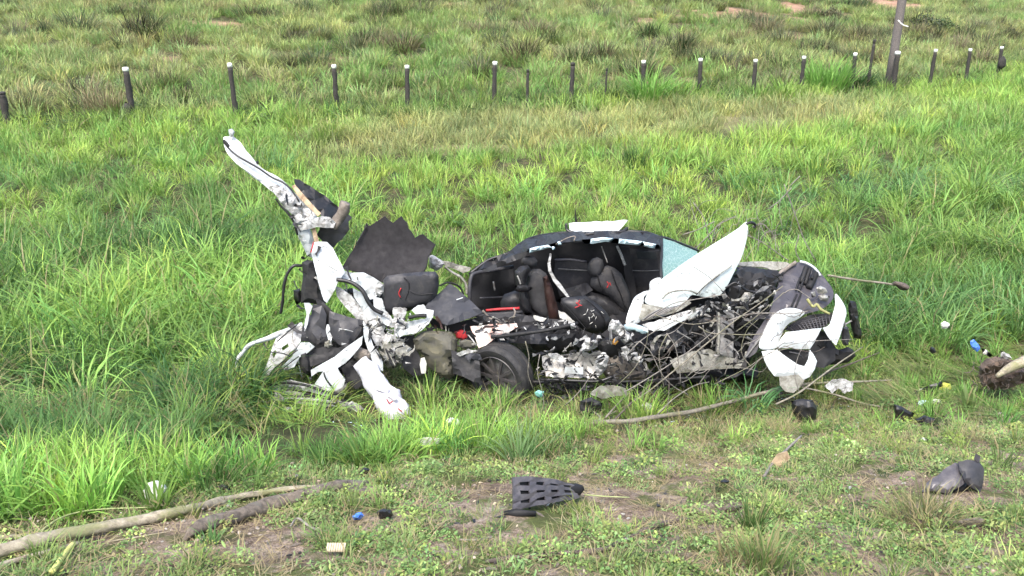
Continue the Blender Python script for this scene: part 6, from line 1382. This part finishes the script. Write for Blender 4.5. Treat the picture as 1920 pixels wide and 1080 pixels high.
blk([(1876, 658), (1892, 664), (1898, 672), (1886, 674), (1876, 668)], 'black and white scrap at the right edge of the clod', mat='white_torn', Y=7.7, depth=.02, nm='plastic_chip')
blk([(1002, 736), (1010, 731), (1020, 734), (1016, 744), (1006, 746)], 'teal plastic film scrap below the wheel', mat='teal', depth=.012, nm='plastic_film', cat='film', Y=7.2)
one(panel('folded_sheet', [(1106, 738), (1124, 724), (1150, 722), (1172, 728), (1176, 738), (1150, 744), (1128, 748)], M['mud_metal'], None, Y=7.4, amp=0.03, freq=9, thick=0.004, res=5, jag=1.2), 'dull pale folded sheet under the torn sill', 'sheet')
blk([(1202, 760), (1212, 754), (1222, 760), (1220, 770), (1208, 770)], 'small white scrap between the twigs', mat='foam', depth=.02, nm='plastic_chip')
blk([(1088, 752), (1110, 744), (1130, 756), (1126, 776), (1104, 786), (1086, 776)], 'dark torn rubber lump below the folded sheet', mat='black_dull', depth=.05, amp=.04, Y=7.2)
# ribbed card
cd = empty('ribbed_card', gp(630, 1042), 'small tan ribbed card on the weeds at the lower edge', 'card')
g = gp(612, 1046); g2 = gp(648, 1048)
for k in range(8):
    t0 = k / 8; a = Vector((g.x + (g2.x - g.x) * t0, g.y, g.z + .025)); wdt = (g2.x - g.x) / 8 * .8
    vs = [a + Vector((dx, dy, dz + dy * .3)) for dx in (0, wdt) for dy in (0, .045) for dz in (0, .008)]
    mesh_obj('rib', vs, [(0, 1, 3, 2), (4, 6, 7, 5), (0, 4, 5, 1), (2, 3, 7, 6), (1, 5, 7, 3), (0, 2, 6, 4)], M['tan'], cd, smooth=False)
# dark curved twigs on the ground
tw = one(gtube('ground_twig', [(910, 1056, .010), (960, 1050, .012), (1020, 1046, .013), (1080, 1042, .012), (1130, 1036, .013), (1180, 1012, .012), (1225, 994, .016), (1262, 982, .015), (1300, 975, .006)], M['darktwig'], None, knob=.7), 'dark crooked stick on bare soil at the lower middle', 'stick')
one(gtube('ground_twig', [(860, 1014, .006), (890, 1016, .007), (925, 1008, .004)], M['twig'], None), 'short pale twig left of the dark crooked stick', 'stick')
one(gtube('ground_twig', [(1095, 934, .004, .02), (1140, 938, .004, .02), (1180, 936, .003, .01)], M['greenstem'], None), 'thin green stem right of the grille piece', 'stem')
one(gtube('ground_twig', [(1432, 896, .010, .0), (1450, 876, .010, .03), (1476, 856, .009, .06), (1500, 838, .007, .09)], M['tan'] if False else M['twig'], None), 'tan stick slanting up beside the dead leaf', 'stick')
one(gtube('ground_twig', [(640, 1010, .005, .02), (590, 1000, .006, .02), (560, 985, .006, .03), (545, 996, .004, .02)], M['twig'], None), 'pale twig below the split log', 'stick')
one(panel('dead_leaf', [(1444, 870), (1456, 852), (1476, 846), (1482, 858), (1470, 874), (1456, 878)], M['rust'], None, Y=gp(1464, 878).y, amp=0.02, freq=9, thick=0.003, res=5, jag=1.2), 'curled dead brown leaf beside the slanting tan stick', 'leaf')
# soil clod with torn roots at the right
cl = blk([(1834, 704), (1838, 684), (1850, 672), (1866, 668), (1888, 672), (1908, 678), (1930, 690), (1930, 714), (1900, 726), (1864, 732), (1842, 724)], 'torn-up clod of brown soil and roots at the right edge', mat='brown_soil', depth=.12, amp=.09, cat='soil clod', nm='soil_clod', Y=7.75, res=8)
for i in range(60):
    a = rr.uniform(1822, 1915); b = rr.uniform(670, 728); an = rr.uniform(0, 6.28); L_ = rr.uniform(6, 22)
    tube('root', [(a, b, 7.60, .004), (a + L_ * .5 * math.cos(an), b + L_ * .5 * math.sin(an), 7.56, .003), (a + L_ * math.cos(an + .6), b + L_ * math.sin(an + .6), 7.58, .002)], M['darktwig'], cl, sides=4, n=2)
sl = empty('grey_log', P(1905, 680, 7.6), 'grey log end coming in from the right edge over the clod', 'log')
tube('trunk', [(1868, 706, 7.5, .02), (1890, 692, 7.5, .04), (1915, 680, 7.5, .05), (1960, 664, 7.5, .055)], M['log'], sl)

# crumbs of glass, plastic and bark strewn over the verge and round the wreck
def crumbs(name, boxes, n, mt, size, seed, label):
    r = random.Random(seed); V = []; Fc = []
    for i in range(n):
        x0, x1, y0, y1 = r.choice(boxes); x_ = r.uniform(x0, x1); y_ = r.uniform(y0, y1); s = r.uniform(*size)
        z_ = Gs(x_, y_) + s * .35; an = r.uniform(0, 6.28); el = r.uniform(1, 3); tl = r.uniform(-.5, .5); k = r.choice([3, 4, 5]); base = len(V)
        for sg in (-1, 1):
            for j in range(k):
                q = Vector((math.cos(j / k * 6.283) * s * el * r.uniform(.6, 1.2), math.sin(j / k * 6.283) * s * r.uniform(.5, 1.1), sg * s * .14))
                V.append(Matrix.Rotation(an, 3, 'Z') @ Matrix.Rotation(tl, 3, 'X') @ q + Vector((x_, y_, z_)))
        Fc.append([base + j for j in reversed(range(k))]); Fc.append([base + k + j for j in range(k)])
        for j in range(k): Fc.append([base + j, base + (j + 1) % k, base + k + (j + 1) % k, base + k + j])
    tag(mesh_obj(name, V, Fc, M[mt], None, smooth=False), label, 'debris', kind='stuff')
bx_ = [(-1.2, 3.6, 6.4, 7.5), (2.4, 5, 6, 7.8), (-.8, 4.2, 4.2, 6.4)]
crumbs('black_plastic_crumbs', bx_, 150, 'black', (.006, .020), 31, 'small black plastic crumbs strewn over the verge')
crumbs('pale_crumbs', bx_, 90, 'foam', (.004, .012), 32, 'small white and glassy crumbs strewn over the verge')
crumbs('bark_chips', [(-3, 4.5, 3.4, 6.0)], 240, 'log2', (.005, .018), 33, 'brown bark and leaf chips on the roadside')
crumbs('straw_chips', [(-3, 4.5, 3.4, 6.2)], 260, 'tan', (.003, .009), 34, 'pale dry chips on the roadside')

crumbs('wreck_crumbs', [(-.2, 3.2, 7.2, 7.9)], 220, 'black_dull', (.008, .030), 36, 'black broken bits on the ground along the sill of the wreck')  # black bits are debris and also paint the shadowy ground dark
crumbs('glass_crumbs', [(-1.6, 3.2, 6.9, 7.8)], 160, 'airbag', (.003, .010), 37, 'pale glass crumbs on the ground along the wreck')
